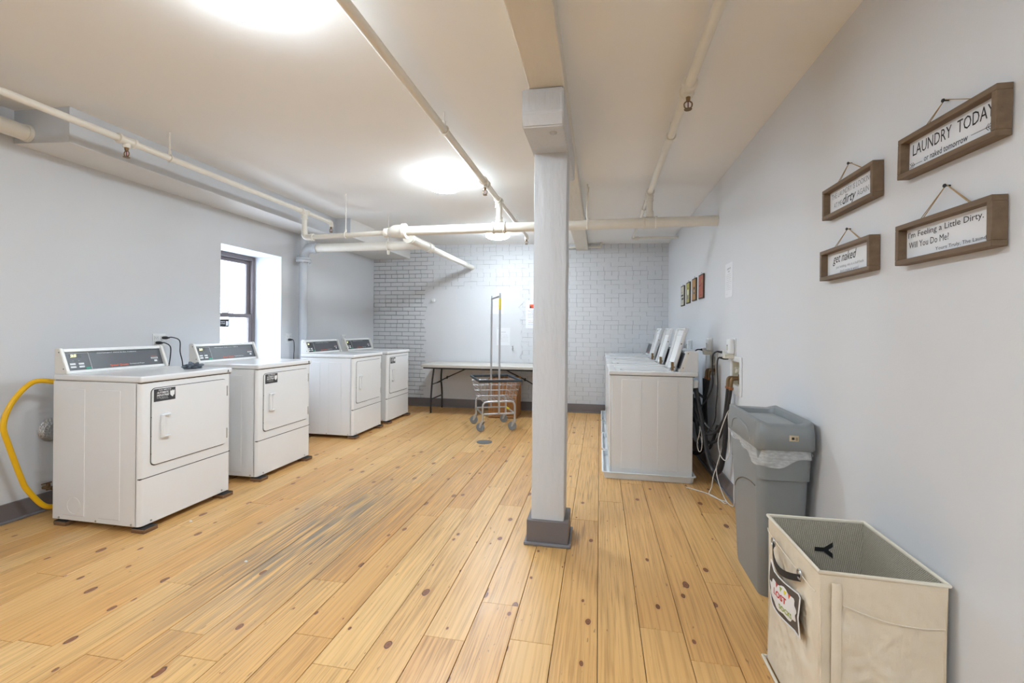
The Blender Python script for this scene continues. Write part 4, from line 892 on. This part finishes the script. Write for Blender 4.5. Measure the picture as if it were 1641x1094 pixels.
# wicker basket
def wicker():
    t = thing('wicker_basket', 'square brown wicker basket under the table behind the cart', 'basket', (-1.36, 6.55, 0))
    hw, hd, H = .195, .18, .56
    per = 2 * (2 * hw + 2 * hd)
    nu, nv = 160, 56
    def pt(u):
        s = u * per
        for (ax, ay, bx, by, L) in ((-hw, -hd, hw, -hd, 2 * hw), (hw, -hd, hw, hd, 2 * hd), (hw, hd, -hw, hd, 2 * hw), (-hw, hd, -hw, -hd, 2 * hd)):
            if s <= L + 1e-9:
                k = s / L; nx, ny = (by - ay) / L, -(bx - ax) / L
                return ax + (bx - ax) * k, ay + (by - ay) * k, nx, ny
            s -= L
        return -hw, -hd, 0, -1
    def f(u, v):
        x, y, nx, ny = pt(min(u, .99999)); d = .006 * math.cos(math.pi * nu * u / 4) * math.cos(math.pi * nv * v / 1.0 * 1.0 + 0) 
        return (x + nx * d, y + ny * d, .002 + H * v)
    b = B().grid(f, nu, nv); bd = b.obj('woven_body', 'wicker', t, 80)
    B().box(-hw + .008, hw - .008, -hd + .008, hd - .008, .004, H - .03).obj('core', 'wicker_dark', bd, None)
    for z in (.02, .30, H): 
        B().tube([(-hw - .004, -hd - .004, z), (hw + .004, -hd - .004, z), (hw + .004, hd + .004, z), (-hw - .004, hd + .004, z)], .011, 8, 1, closed=True, smooth=False).obj('braided_rim', 'wicker', t)
    for x in (-hw, hw):
        for y in (-hd, hd): B().cyl((x, y, .002), (x, y, H), .012, n=8).obj('corner_post', 'wicker', t)
wicker()
# laundry cart
C = thing('laundry_cart', 'wire laundry cart on casters with a tall hanging bar, in front of the table', 'cart', (-1.336, 5.788, 0), R(25))
fx, fy = .205, .245
def caster(x, y, a):
    k = B().cyl((x, y, .125), (x, y, .16), .014, n=10)
    dx, dy = math.cos(a), math.sin(a); sx, sy = -dy, dx; cx, cy = x + dx * .03, y + dy * .03
    for s_ in (-1, 1):
        ox, oy = sx * s_ * .019, sy * s_ * .019
        p = [(x - dx * .018, y - dy * .018, .125), (x + dx * .022, y + dy * .022, .125), (cx + dx * .012, cy + dy * .012, .052), (cx - dx * .012, cy - dy * .012, .052)]
        q = [Vector((a_ + ox, b_ + oy, c_)) for a_, b_, c_ in p]; q2 = [v + Vector((sx * s_ * .003, sy * s_ * .003, 0)) for v in q]
        A = [k.bm.verts.new(v) for v in q]; Bv = [k.bm.verts.new(v) for v in q2]
        k.bm.faces.new(A); k.bm.faces.new(Bv[::-1])
        for i in range(4): k.bm.faces.new((A[i], Bv[i], Bv[(i + 1) % 4], A[(i + 1) % 4]))
    k.cyl((x, y, .124), (x, y, .130), .026, n=14)
    cs = k.obj('caster', 'zinc', C)
    w_ = Vector((sx, sy, 0)); c_ = Vector((cx, cy, .0545))
    B().rings([(c_ - w_ * .015, .038), (c_ - w_ * .015, .046), (c_ - w_ * .011, .0535), (c_ + w_ * .011, .0535), (c_ + w_ * .015, .046), (c_ + w_ * .015, .038)], 20).obj('wheel', 'caster_grey', cs)
    B().cyl(c_ - w_ * .026, c_ + w_ * .026, .007, n=8).obj('axle', 'zinc', cs)
for x, y, a in ((-fx, -fy, 2.5), (fx, -fy, 2.6), (-fx, fy, 2.7), (fx, fy, 2.4)): caster(x, y, a)
fr = B()
for y in (-fy, fy): fr.tube([(-fx, y, .155), (-fx, y, .30), (-fx + .012, y, .345), (-fx + .05, y, .365), (0, y, .366), (fx - .05, y, .365), (fx - .012, y, .345), (fx, y, .30), (fx, y, .155)], .0125, 10, 5)
fr.obj('base_frame', 'zinc', C)
b = B()
for y in (-fy, fy): b.cyl((-fx, y, .215), (fx, y, .215), .011, n=8)
b.obj('lower_rail', 'zinc', C); b = B()
for x in (-fx, fx): b.cyl((x, -fy, .215), (x, fy, .215), .011, n=8)
b.obj('side_rail', 'zinc', C)
B().cyl((fx, .05, .215), (fx, .17, .215), .0135, n=10).obj('yellow_tape', 'yellow_tag', C)
for y in (-fy - .012, fy + .012):
    B().cyl((0, y, .215), (0, y, 1.70), .0125, n=10).cyl((0, y, 1.70), (0, y, 1.725), .010, n=8).obj('upright', 'zinc', C)
B().cyl((0, -fy - .012, 1.685), (0, fy + .012, 1.685), .0125, n=10).obj('top_bar', 'zinc', C)
B().cyl((0, -fy - .012, 1.52), (0, -fy - .012, 1.66), .0133, n=12).obj('yellow_label', 'yellow_tag', C)
bx0, by0, bz0 = .205, .25, .375; bx1, by1, bz1 = .262, .335, .635
def bp(u, v, t_): return ((bx0 + (bx1 - bx0) * t_) * u, (by0 + (by1 - by0) * t_) * v, bz0 + (bz1 - bz0) * t_)
wr = B()
for t_ in (0, .27, .55, .8): wr.tube([bp(-1, -1, t_), bp(1, -1, t_), bp(1, 1, t_), bp(-1, 1, t_)], .003, 6, 1, closed=True, smooth=False)
n_ = 9
for i in range(n_ + 1):
    u = -1 + 2 * i / n_
    wr.tube([bp(u, -1, 1), bp(u, -1, 0), bp(u, 1, 0), bp(u, 1, 1)], .0022, 5, 1, smooth=False)
    wr.tube([bp(-1, u, 1), bp(-1, u, 0), bp(1, u, 0), bp(1, u, 1)], .0022, 5, 1, smooth=False)
wr.obj('wire_basket', 'steel', C)
B().tube([bp(-1, -1, 1), bp(1, -1, 1), bp(1, 1, 1), bp(-1, 1, 1)], .0165, 10, 1, closed=True, smooth=False).obj('rim_bumper', 'bumper_navy', C)

# ------------------------------------------------------------------ grey bin with liner
Bn = thing('trash_bin', 'tall grey plastic trash bin with swing lid and clear liner by the right wall', 'trash bin', (.855, 2.55, 0))
b = B().loft([(-.085, .09, -.165, .205, .035, .0015), (-.09, .095, -.175, .215, .04, .03), (-.108, .108, -.215, .235, .045, .45), (-.112, .110, -.222, .240, .045, .58), (-.119, .114, -.236, .247, .045, .585), (-.122, .116, -.246, .25, .045, .738)], 6)
b.obj('body', 'bin_grey', Bn, 40)
def lidz(x, y): 
    u = x / .125
    return .836 + .034 * u * u + (.004 if y > 0 else 0)
b = B().loft([(-.128, .122, -.255, .255, .04, .728), (-.134, .127, -.262, .262, .045, .735), (-.133, .126, -.261, .261, .045, .80), (-.128, .121, -.255, .255, .045, lambda x, y: lidz(x, y) - .012), (-.118, .112, -.244, .244, .04, lidz), (-.098, .094, -.20, .20, .03, lidz), (-.09, .088, -.19, .19, .03, lambda x, y: lidz(x, y) - .03)], 7, cap0=False, cap1=False)
b.obj('lid', 'bin_grey', Bn, 50)
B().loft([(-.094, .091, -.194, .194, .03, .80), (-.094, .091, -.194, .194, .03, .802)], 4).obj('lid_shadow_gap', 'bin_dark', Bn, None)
B().grid(lambda u, v: (-.082 + .164 * u, -.178 + .356 * v, .823 + .010 * math.cos((v - .5) * 2.2)), 6, 10).obj('flap', 'bin_flap', Bn, 60)
def liner(u, v):
    # drape round the bin just under the lid, hanging lower at the front corner
    per = [(.124, -.2), (.118, .25), (-.128, .25), (-.131, -.256), (.122, -.256), (.124, -.2)]
    L = [math.dist(per[i], per[i + 1]) for i in range(5)]; s = u * sum(L)
    for i in range(5):
        if s <= L[i] + 1e-9: break
        s -= L[i]
    k = min(1, s / L[i]); x = per[i][0] + (per[i + 1][0] - per[i][0]) * k; y = per[i][1] + (per[i + 1][1] - per[i][1]) * k
    r = math.hypot(x / .131, y / .256); 
    if r > 1.22: x *= 1.22 / r; y *= 1.22 / r
    hang = .035 + .055 * math.exp(-((x + .10) ** 2 + (y + .25) ** 2) / .018) + .008 * math.sin(u * 60)
    bulge = 1 + .018 * v + .012 * math.sin(u * 90 + v * 5) * v
    return (x * bulge, y * bulge, .735 - hang * v)
B().grid(liner, 90, 6).obj('plastic_liner', 'liner_film', Bn, 80)
B().tube([(-.107, .175, .42), (-.109, .15, .452), (-.112, .086, .491), (-.113, .001, .52), (-.113, -.10, .535), (-.113, -.17, .535)], .0022, 6).obj('grip_groove', 'bin_groove', Bn)
B().tube([(-.1345, .15, .75), (-.1345, .12, .80), (-.134, .02, .822), (-.1345, -.12, .80), (-.1345, -.16, .75)], .002, 6).obj('lid_moulding', 'bin_flap', Bn)
sk = plate(.038, .026, .0008, 'label_tan', Bn, frame((.022, -.2622, .79), (1, 0, 0), (0, 0, 1)), 'price_sticker')
plate(.012, .012, .0004, 'print_black', sk, Matrix.Translation((-.004, -.001, .0008)), 'print_block')
for k in range(4): plate(.0012, .014, .0004, 'print_black', sk, Matrix.Translation((.007 + .0026 * k, -.002, .0008)), 'bar')
text('recycled', .026, .004, 'print_grey', sk, Matrix.Translation((0, .0092, .0008)))

# ------------------------------------------------------------------ canvas hamper
Hm = thing('laundry_hamper', 'cream canvas laundry hamper with mesh lining in the near right corner', 'hamper', (.815, 1.715, 0))
hx, hy, hz = .165, .21, .565
def wrinkle(u, v, k):
    p = Vector((u * 3.0 + v * 1.4 + k * 9.1, v * 4.0 - u * .8 - k * 5.3, k))
    return (mn.noise(p) * .5 + .5 * abs(mn.noise(p * 2.3)) + -.35 * abs(mn.noise(p * 4.1)) - .22 * abs(mn.noise(p * 8.3))) * math.sin(math.pi * min(1, max(0, u))) ** .5 * math.sin(math.pi * min(1, v * 1.02 + .0)) ** .4 if 0 < v < .98 else 0
def side(ax, sgn, amp, k):
    def f(u, v):
        bow = -.010 * math.sin(math.pi * v) * 1.0
        w_ = max(-.005, wrinkle(u, v, k) * amp)
        if ax == 0: return (sgn * (hx + bow * .6 + w_), -hy + 2 * hy * u, .012 + (hz - .012) * v)
        return (-hx + 2 * hx * u, sgn * (hy + bow * .6 + w_), .012 + (hz - .012) * v)
    return f
can = B()
for ax, sg, k in ((0, -1, 1), (1, -1, 2), (0, 1, 3), (1, 1, 4)): can.grid(side(ax, sg, .022, k), 56, 60)
bmesh.ops.remove_doubles(can.bm, verts=can.bm.verts, dist=.0005); can.quad((-hx, -hy, .0125), (hx, -hy, .0125), (hx, hy, .0125), (-hx, hy, .0125))
cb = can.obj('canvas_body', 'canvas', Hm, 80)
B().tube([(-hx - .002, -hy - .002, hz), (hx, -hy - .002, hz - .004), (hx, hy, hz), (-hx - .002, hy, hz)], .0065, 8, 1, closed=True, smooth=False).obj('rim', 'canvas_edge', Hm)
B().tube([(-hx - .012, -hy - .012, .012), (hx, -hy - .012, .012), (hx, hy + .01, .012), (-hx - .012, hy + .01, .012)], .007, 8, 1, closed=True, smooth=False).obj('base_piping', 'canvas_edge', Hm)
li = B(); e = .034
li.quad((-hx + e, -hy + e, .03), (-hx + e, hy - e, .03), (-hx + .006, hy - .006, hz - .004), (-hx + .006, -hy + .006, hz - .004)).quad((hx - e, -hy + e, .03), (hx - e, hy - e, .03), (hx - .007, hy - .007, hz - .004), (hx - .006, -hy + .006, hz - .004))
li.quad((-hx + e, hy - e, .03), (hx - e, hy - e, .03), (hx - .007, hy - .007, hz - .004), (-hx + .006, hy - .006, hz - .004)).quad((-hx + e, -hy + e, .03), (hx - e, -hy + e, .03), (hx - .006, -hy + .006, hz - .004), (-hx + .006, -hy + .006, hz - .004)).quad((-hx + e, -hy + e, .03), (hx - e, -hy + e, .03), (hx - e, hy - e, .03), (-hx + e, hy - e, .03))
lo_ = li.obj('mesh_lining', 'mesh_lining', Hm, None)
text('Y', .062, .062, 'print_black', lo_, frame((.02, hy - .020, .46), (0, 0, -1), (1, 0, 0)), bold=.05)
# pole pocket, seams
B().grid(lambda u, v: (-hx + .028 + .026 * u, -hy - .009 - .0025 * math.sin(math.pi * u), .02 + (hz - .045) * v), 4, 10).obj('pole_pocket', 'canvas', cb, 80)
B().tube([(-hx + .06, -hy - .006, .475), (-hx + .16, -hy - .009, .445), (-hx + .25, -hy - .008, .435), (hx - .01, -hy - .005, .438)], .0014, 5).obj('seam', 'canvas_edge', cb)
B().tube([(-hx - .008, -hy + .01, .50), (-hx - .010, -hy + .08, .50), (-hx - .009, hy - .06, .51), (-hx - .006, hy - .01, .52)], .0014, 5).obj('seam', 'canvas_edge', cb)
# handle: strap bowed out between two eyelets
yA, yB, zh = hy - .085, -hy + .11, .478
hp = []
for i in range(13):
    t_ = i / 12; hp.append((-hx - .010 - .028 * math.sin(math.pi * t_) ** .7, yA + (yB - yA) * t_, zh + .02 - .034 * math.sin(math.pi * t_) - .012 * t_))
b = B()
for i in range(12):
    p, q = Vector(hp[i]), Vector(hp[i + 1]); w_ = Vector((0, 0, .0115)); th = Vector((.003, 0, 0))
    vs = [b.bm.verts.new(v) for v in (p - w_, q - w_, q + w_, p + w_, p - w_ + th, q - w_ + th, q + w_ + th, p + w_ + th)]
    for fc in ((0, 1, 2, 3), (7, 6, 5, 4), (0, 4, 5, 1), (3, 2, 6, 7)): b.bm.faces.new([vs[j] for j in fc])
bmesh.ops.remove_doubles(b.bm, verts=b.bm.verts, dist=.0004)
hs = b.obj('handle', 'strap_black', Hm, 60)
for y in (yA, yB):
    B().tube([(-hx - .012, y + .015 * math.cos(a), zh + .02 + .015 * math.sin(a)) for a in [R(q) for q in range(0, 360, 30)]], .003, 6, 2, closed=True).obj('eyelet', 'steel', hs)
# picture patch
def patch_pt(u, v, h=0.0):
    y = .135 - .25 * u; z = .30 + .13 * v - .02 * math.sin(math.pi * u)
    return (-hx - .014 - h - .010 * math.sin(math.pi * u * 2.0) - .006 * math.sin(math.pi * v), y, z)
b = B().grid(lambda u, v: patch_pt(u, v), 16, 8); pa = b.obj('picture_patch', 'patch_brown', Hm, 80); pa['label'] = 'brown sewn patch with white cloud and red lettering'
B().tube([patch_pt(u, v, .001) for u, v in ((0, 0), (.25, 0), (.5, 0), (.75, 0), (1, 0), (1, .5), (1, 1), (.75, 1), (.5, 1), (.25, 1), (0, 1), (0, .5))], .0022, 6, 2, closed=True).obj('patch_edge', 'print_white', pa)
def cloud(r, t):
    a = 2 * math.pi * t; rr2 = r * (1 + .10 * math.sin(9 * a)); return patch_pt(.5 + .36 * rr2 * math.cos(a), .5 + .36 * rr2 * math.sin(a), .0012)
B().grid(lambda u, v: cloud(max(.001, u), v), 5, 48).obj('cloud_shape', 'print_white', pa, 80)
def ptext(s, w, h, m, u, v):
    o = text(s, w, h, m, pa, Matrix.Identity(4), bold=.03)
    for vt in o.data.vertices: vt.co = Vector(patch_pt(u + vt.co.x / .25, v + vt.co.y / .13, .0022))
ptext('LOST', .070, .022, 'print_red', .44, .56); ptext('SOCKS', .07, .018, 'print_green', .56, .30)
for k, m_ in enumerate(('print_red', 'print_green', 'digits_yellow', 'print_orange')):
    u = .36 + .09 * k; b = B(); b.quad(patch_pt(u - .03, .82, .002), patch_pt(u + .03, .82, .002), patch_pt(u + .002, .70, .002), patch_pt(u - .002, .70, .002)); b.obj('pennant', m_ if m_ != 'digits_yellow' else 'yellow_tag', pa, None)

# ------------------------------------------------------------------ framed signs on the right wall
def sign(y0, y1, z0, z1, tilt, label, ny, nz):
    w_, h_ = y1 - y0, z1 - z0
    t = thing('framed_sign', label, 'sign', (XR, (y0 + y1) / 2, (z0 + z1) / 2), group='framed signs on the right wall')
    base = frame((0, 0, 0), (0, -1, 0), (0, 0, 1)) @ Matrix.Rotation(R(tilt), 4, 'Z')
    q = .016; D_ = .038
    def bar(x0, x1, ya, yb, nm='frame_rail'):
        o = B().box(x0, x1, ya, yb, .002, D_, .0012, 1).obj(nm, 'sign_wood', t); o.matrix_local = base
    bar(-w_ / 2, w_ / 2, h_ / 2 - q, h_ / 2); bar(-w_ / 2, w_ / 2, -h_ / 2, -h_ / 2 + q); bar(-w_ / 2, -w_ / 2 + q, -h_ / 2 + q, h_ / 2 - q); bar(w_ / 2 - q, w_ / 2, -h_ / 2 + q, h_ / 2 - q)
    bd = B().box(-w_ / 2 + q - .002, w_ / 2 - q + .002, -h_ / 2 + q - .002, h_ / 2 - q + .002, .006, .012).obj('board', 'sign_board', t, None); bd.matrix_local = base
    nl = B().cyl((0, ny - (y0 + y1) / 2, 0), (-.014, ny - (y0 + y1) / 2, 0), .0025, n=8).rings([(Vector((-.014, ny - (y0 + y1) / 2, 0)), .006), (Vector((-.017, ny - (y0 + y1) / 2, 0)), .005)], 10).obj('nail', 'print_black', t); nl.location = (0, 0, nz - (z0 + z1) / 2)
    n0 = Vector((-.010, ny - (y0 + y1) / 2, nz - (z0 + z1) / 2 + .003))
    for s_ in (-1, 1):
        for d in (0, .006):
            B().tube([n0 + Vector((0, 0, 0)), Vector((-.016 - d, s_ * w_ * .27, h_ / 2 - .002))], .0013, 6, 1, smooth=False).obj('twine', 'twine', t)
    def tx(s, x, y, tw, th, m='print_black', shear=0, bold=0): text(s, tw, th, m, bd, Matrix.Translation((x, y, .0122)), shear, bold=bold)
    return t, bd, tx
def arrow(bd, x, y, d, w):
    b = B(); b.box(x - w / 2, x + w / 2, y - .0006, y + .0006, .0122, .0126)
    for k in range(3):
        for s_ in (-1, 1):
            xx = x - d * w / 2 + d * k * .007
            b.obox((xx - d * .0045, y + s_ * .0045, .0124), (.012, .0012, .0004), Matrix.Rotation(R(-45 * s_ * d), 3, 'Z'))
    b.obj('arrow', 'print_black', bd, None)
t, bd, tx = sign(1.336, 1.718, 1.776, 1.906, -1.6, 'upper right wood-framed sign reading LAUNDRY TODAY or naked tomorrow', 1.552, 1.962)
tx('LAUNDRY  TODAY', -.004, .020, .31, .036); tx('or naked tomorrow', -.020, -.022, .172, .019, 'print_black', 0, .004)
arrow(bd, -.139, -.027, 1, .048); arrow(bd, .108, -.022, -1, .062)
t, bd, tx = sign(1.347, 1.727, 1.499, 1.629, -.3, "lower right wood-framed sign reading I'm Feeling a Little Dirty", 1.543, 1.709)
tx("I'm Feeling a Little Dirty.", -.018, .026, .297, .024, 'print_black', 0, .003); tx('Will You Do Me?', -.077, -.004, .172, .020); tx('Yours Truly, The Laundry', .056, -.034, .20, .013)
t, bd, tx = sign(1.857, 2.237, 1.770, 1.900, .3, 'upper left wood-framed sign with the bold word dirty', 2.073, 1.965)
tx('THE LAUNDRY IS LOOKING', -.011, .026, .297, .022, 'print_grey'); tx('AT ME', -.109, -.014, .064, .021, 'print_grey'); tx('AGAIN', .078, -.012, .08, .022, 'print_grey'); tx('dirty', -.020, -.014, .10, .050, 'print_black', .35, .008)
t, bd, tx = sign(1.875, 2.255, 1.505, 1.635, .3, 'lower left wood-framed sign reading get naked', 2.079, 1.699)
tx('get naked', -.036, .016, .184, .048, 'print_black', .35, .004); tx('just kidding, this is a half bath,', .004, -.018, .21, .013, 'print_grey'); tx("don't make it weird", .0, -.036, .137, .012, 'print_grey')

# four small prints
def art(y0, y1, z0, z1, m_, label, deco):
    t = thing('art_print', label, 'art print', (XR, (y0 + y1) / 2, (z0 + z1) / 2), group='small colour prints on the right wall')
    fm = frame((0, 0, 0), (0, -1, 0), (0, 0, 1)); w_, h_ = y1 - y0, z1 - z0
    o = B().box(-w_ / 2, w_ / 2, -h_ / 2, h_ / 2, .001, .014, .001, 1).obj('backing', 'art_edge', t); o.matrix_local = fm
    o = B().box(-w_ / 2 + .012, w_ / 2 - .012, -h_ / 2 + .012, h_ / 2 - .012, .014, .0145).obj('picture', m_, t, None); o.matrix_local = fm
    for nm, shape, mm in deco:
        b = B(); b.prism([(x * w_ / 2, y * h_ / 2) for x, y in shape], 2, .0145, .0149); d = b.obj(nm, mm, o, None)
    B().tube([(-.008, -.03, h_ / 2), (-.006, 0, h_ / 2 + .022), (-.008, .03, h_ / 2)], .0012, 6, 3).obj('hanging_wire', 'print_grey', t)
rect = lambda x0, x1, y0, y1: [(x0, y0), (x1, y0), (x1, y1), (x0, y1)]
art(5.73, 5.945, 1.576, 1.822, 'art_cream', 'cream and dark print, leftmost of the four small prints', [('motif', rect(-.7, .6, -.05, .12), 'print_black'), ('motif', rect(-.4, .7, -.4, -.2), 'print_black'), ('motif', rect(-.6, .0, .3, .4), 'art_yellow'), ('motif', rect(-.1, .1, -.75, -.4), 'print_grey')])
art(5.385, 5.594, 1.588, 1.830, 'art_yellow', 'olive yellow print, second of the four small prints', [('motif', rect(-.15, .35, -.2, .3), 'print_white'), ('motif', rect(-.05, .2, .3, .5), 'print_black'), ('motif', rect(-.4, .4, -.6, -.25), 'print_grey')])
art(5.05, 5.252, 1.597, 1.837, 'art_ochre', 'ochre print with dark figures, third of the four small prints', [('motif', rect(-.1, .5, .0, .22), 'print_black'), ('motif', rect(-.7, -.1, -.35, .05), 'print_grey'), ('motif', rect(.0, .45, -.4, -.25), 'print_black')])
art(4.702, 4.916, 1.598, 1.839, 'art_red', 'orange red print, rightmost of the four small prints', [('motif', [(-.8, .05), (-.2, .08), (.3, .22), (.35, .26), (-.2, .13), (-.8, .1)], 'print_black'), ('motif', rect(.42, .55, .3, .55), 'art_yellow'), ('motif', rect(-.2, .3, -.72, -.68), 'print_black')])
def notice(o, right, w_, h_, label, lines, pic=False):
    t = thing('paper_notice', label, 'notice', o, group='paper notices')
    fm = frame((0, 0, 0), right, (0, 0, 1)); pg = B().box(-w_ / 2, w_ / 2, -h_ / 2, h_ / 2, .0005, .0015).obj('sheet', 'paper', t, None); pg.matrix_local = fm
    for s, x, y, tw, th, m_ in lines: text(s, tw, th, m_, pg, Matrix.Translation((x, y, .0016)))
    return t, pg
ln = lambda n, y0, dy, w_, h=.006: [('Please keep this laundry room neat' if i % 2 else 'Remove your clothes promptly', 0, y0 - i * dy, w_ * (1 if i % 3 else .8), h, 'print_grey') for i in range(n)]
notice((XR, 3.853, 1.680), (0, -1, 0), .205, .27, 'paper notice hanging alone on the right wall', [('LAUNDRY ROOM', 0, .09, .10, .014, 'print_black'), ('RULES', 0, .068, .04, .012, 'print_black')] + ln(9, .045, .015, .14) + [('Thank you', -.05, -.11, .05, .006, 'print_grey')])
py_ = YB - .0095
notice((-1.617, py_, 1.660), (1, 0, 0), .215, .285, 'white paper notice behind the top of the cart bar', [('LAUNDRY ROOM RULES', 0, .11, .13, .010, 'print_grey')] + ln(6, .08, .022, .15))
notice((-1.505, py_, 1.157), (1, 0, 0), .22, .28, 'white paper notice low on the brick wall behind the cart poles', [('NOTICE', 0, .07, .07, .012, 'print_grey'), ('LA', -.085, .125, .03, .014, 'print_blue')] + ln(6, .03, .022, .15))
t, pg = notice((-1.035, YB - .0095, 1.512), (1, 0, 0), .225, .44, 'tall colour-printed notice half hidden behind the column', [('ATTENTION', 0, .17, .12, .010, 'print_pink'), ('Please do not leave', 0, .055, .16, .014, 'print_blue'), ('items', 0, .03, .05, .010, 'print_grey'), ('unattended in this', 0, .005, .17, .014, 'print_grey'), ('laundry room at any', 0, -.025, .16, .014, 'print_blue'), ('time of the day', 0, -.05, .16, .014, 'print_blue'), ('They may be', 0, -.105, .15, .014, 'print_pink'), ('thrown away', 0, -.13, .13, .014, 'print_red'), ('The Management', 0, -.16, .16, .012, 'print_blue')])
pc = plate(.075, .06, .0006, 'print_orange', pg, Matrix.Translation((-.015, .125, .0015)), 'colour_picture')
plate(.03, .03, .0004, 'art_edge', pc, Matrix.Translation((-.02, -.014, .0006)), 'picture_detail'); plate(.03, .025, .0004, 'print_red', pc, Matrix.Translation((.015, -.016, .0006)), 'picture_detail')
notice((-.965, YB - .0095, 1.865), (1, 0, 0), .215, .23, 'white sheet above the tall notice, mostly hidden by the column', ln(5, .07, .03, .15))
# small back wall fittings
t = thing('wall_sensor', 'small round white sensor on the plaster patch', 'sensor', (-2.675, YB - .0085, 1.735))
B().rings([(Vector((0, 0, 0)), .034), (Vector((0, -.012, 0)), .034), (Vector((0, -.014, 0)), .03)], 18).obj('base', 'white_plastic', t)
B().box(-.03, .03, -.05, -.013, -.026, .026, .01, 3).obj('cover', 'white_plastic', t)
t = thing('wall_spigot', 'small metal spigot on the brick wall right of the cart poles', 'spigot', (-1.348, YB - .0085, .975))
B().box(-.022, .022, -.004, 0, -.028, .028, .002, 1).obj('plate', 'white_plastic', t)
B().cyl((0, 0, 0), (0, -.03, 0), .012, n=10).tube([(0, -.025, 0), (0, -.05, .002), (0, -.06, -.012), (0, -.06, -.03)], .009, 8).obj('spout', 'zinc', t)
B().cyl((0, -.035, .0), (0, -.035, .03), .004, n=8).box(-.016, .016, -.039, -.031, .028, .034, .001, 1).obj('tap_handle', 'brass', t)
# floor drain and scraps
b = B(); b.rings([(Vector((0, 0, .0004)), .088), (Vector((0, 0, .003)), .088), (Vector((0, 0, .0036)), .080), (Vector((0, 0, .0030)), .05), (Vector((0, 0, .0036)), .045), (Vector((0, 0, .0036)), .01)], 28)
tag(b.obj('floor_drain', 'drain_metal', None, 30, (-1.268, 4.985, .0008)), 'round grey metal plate set in the floor before the cart', 'drain')
def scrap(x, y, label, r):
    b = B(); bmesh.ops.create_icosphere(b.bm, subdivisions=2, radius=1)
    for v in b.bm.verts: n = v.co.normalized(); v.co = Vector((n.x * r * (1 + .4 * mn.noise(n * 2 + Vector((x, y, 0)))), n.y * r * .7, max(0, n.z * r * .6)))
    tag(b.obj('lint_scrap', 'lint', None, 60, (x, y, .0012)), label, 'scrap', 'white scraps on the floor')
scrap(-2.62, 2.53, 'white lint scrap on the floor by the nearest dryer', .011)
scrap(-1.88, 2.16, 'white lint scrap on the floor in front of the nearest dryer', .010)

# ------------------------------------------------------------------ tree outside the window
tr = thing('tree', 'pale leafy tree outside the window', 'tree', (-7.4, 8.6, -2.5))
B().tube([(0, 0, 0), (.1, .05, 1.5), (-.05, 0, 2.8), (.1, .1, 3.9)], [.13] * 7 + [.10] * 6 + [.05] * 6, 8, 6).obj('trunk', 'bark', tr)
lf = B()
for i in range(2600):
    c = Vector((random.gauss(0, .75), random.gauss(0, .95), 3.0 + random.gauss(0, .6))); a = Matrix.Rotation(random.uniform(0, 6.28), 3, 'Z') @ Matrix.Rotation(random.uniform(-1, 1), 3, 'X'); s_ = random.uniform(.05, .10)
    lf.bm.faces.new([lf.bm.verts.new(c + a @ Vector(p)) for p in ((0, -s_, 0), (s_ * .45, 0, .01), (0, s_, 0), (-s_ * .45, 0, .01))])
fo = lf.obj('foliage', 'leaf', tr, None); fo['kind'] = 'stuff'
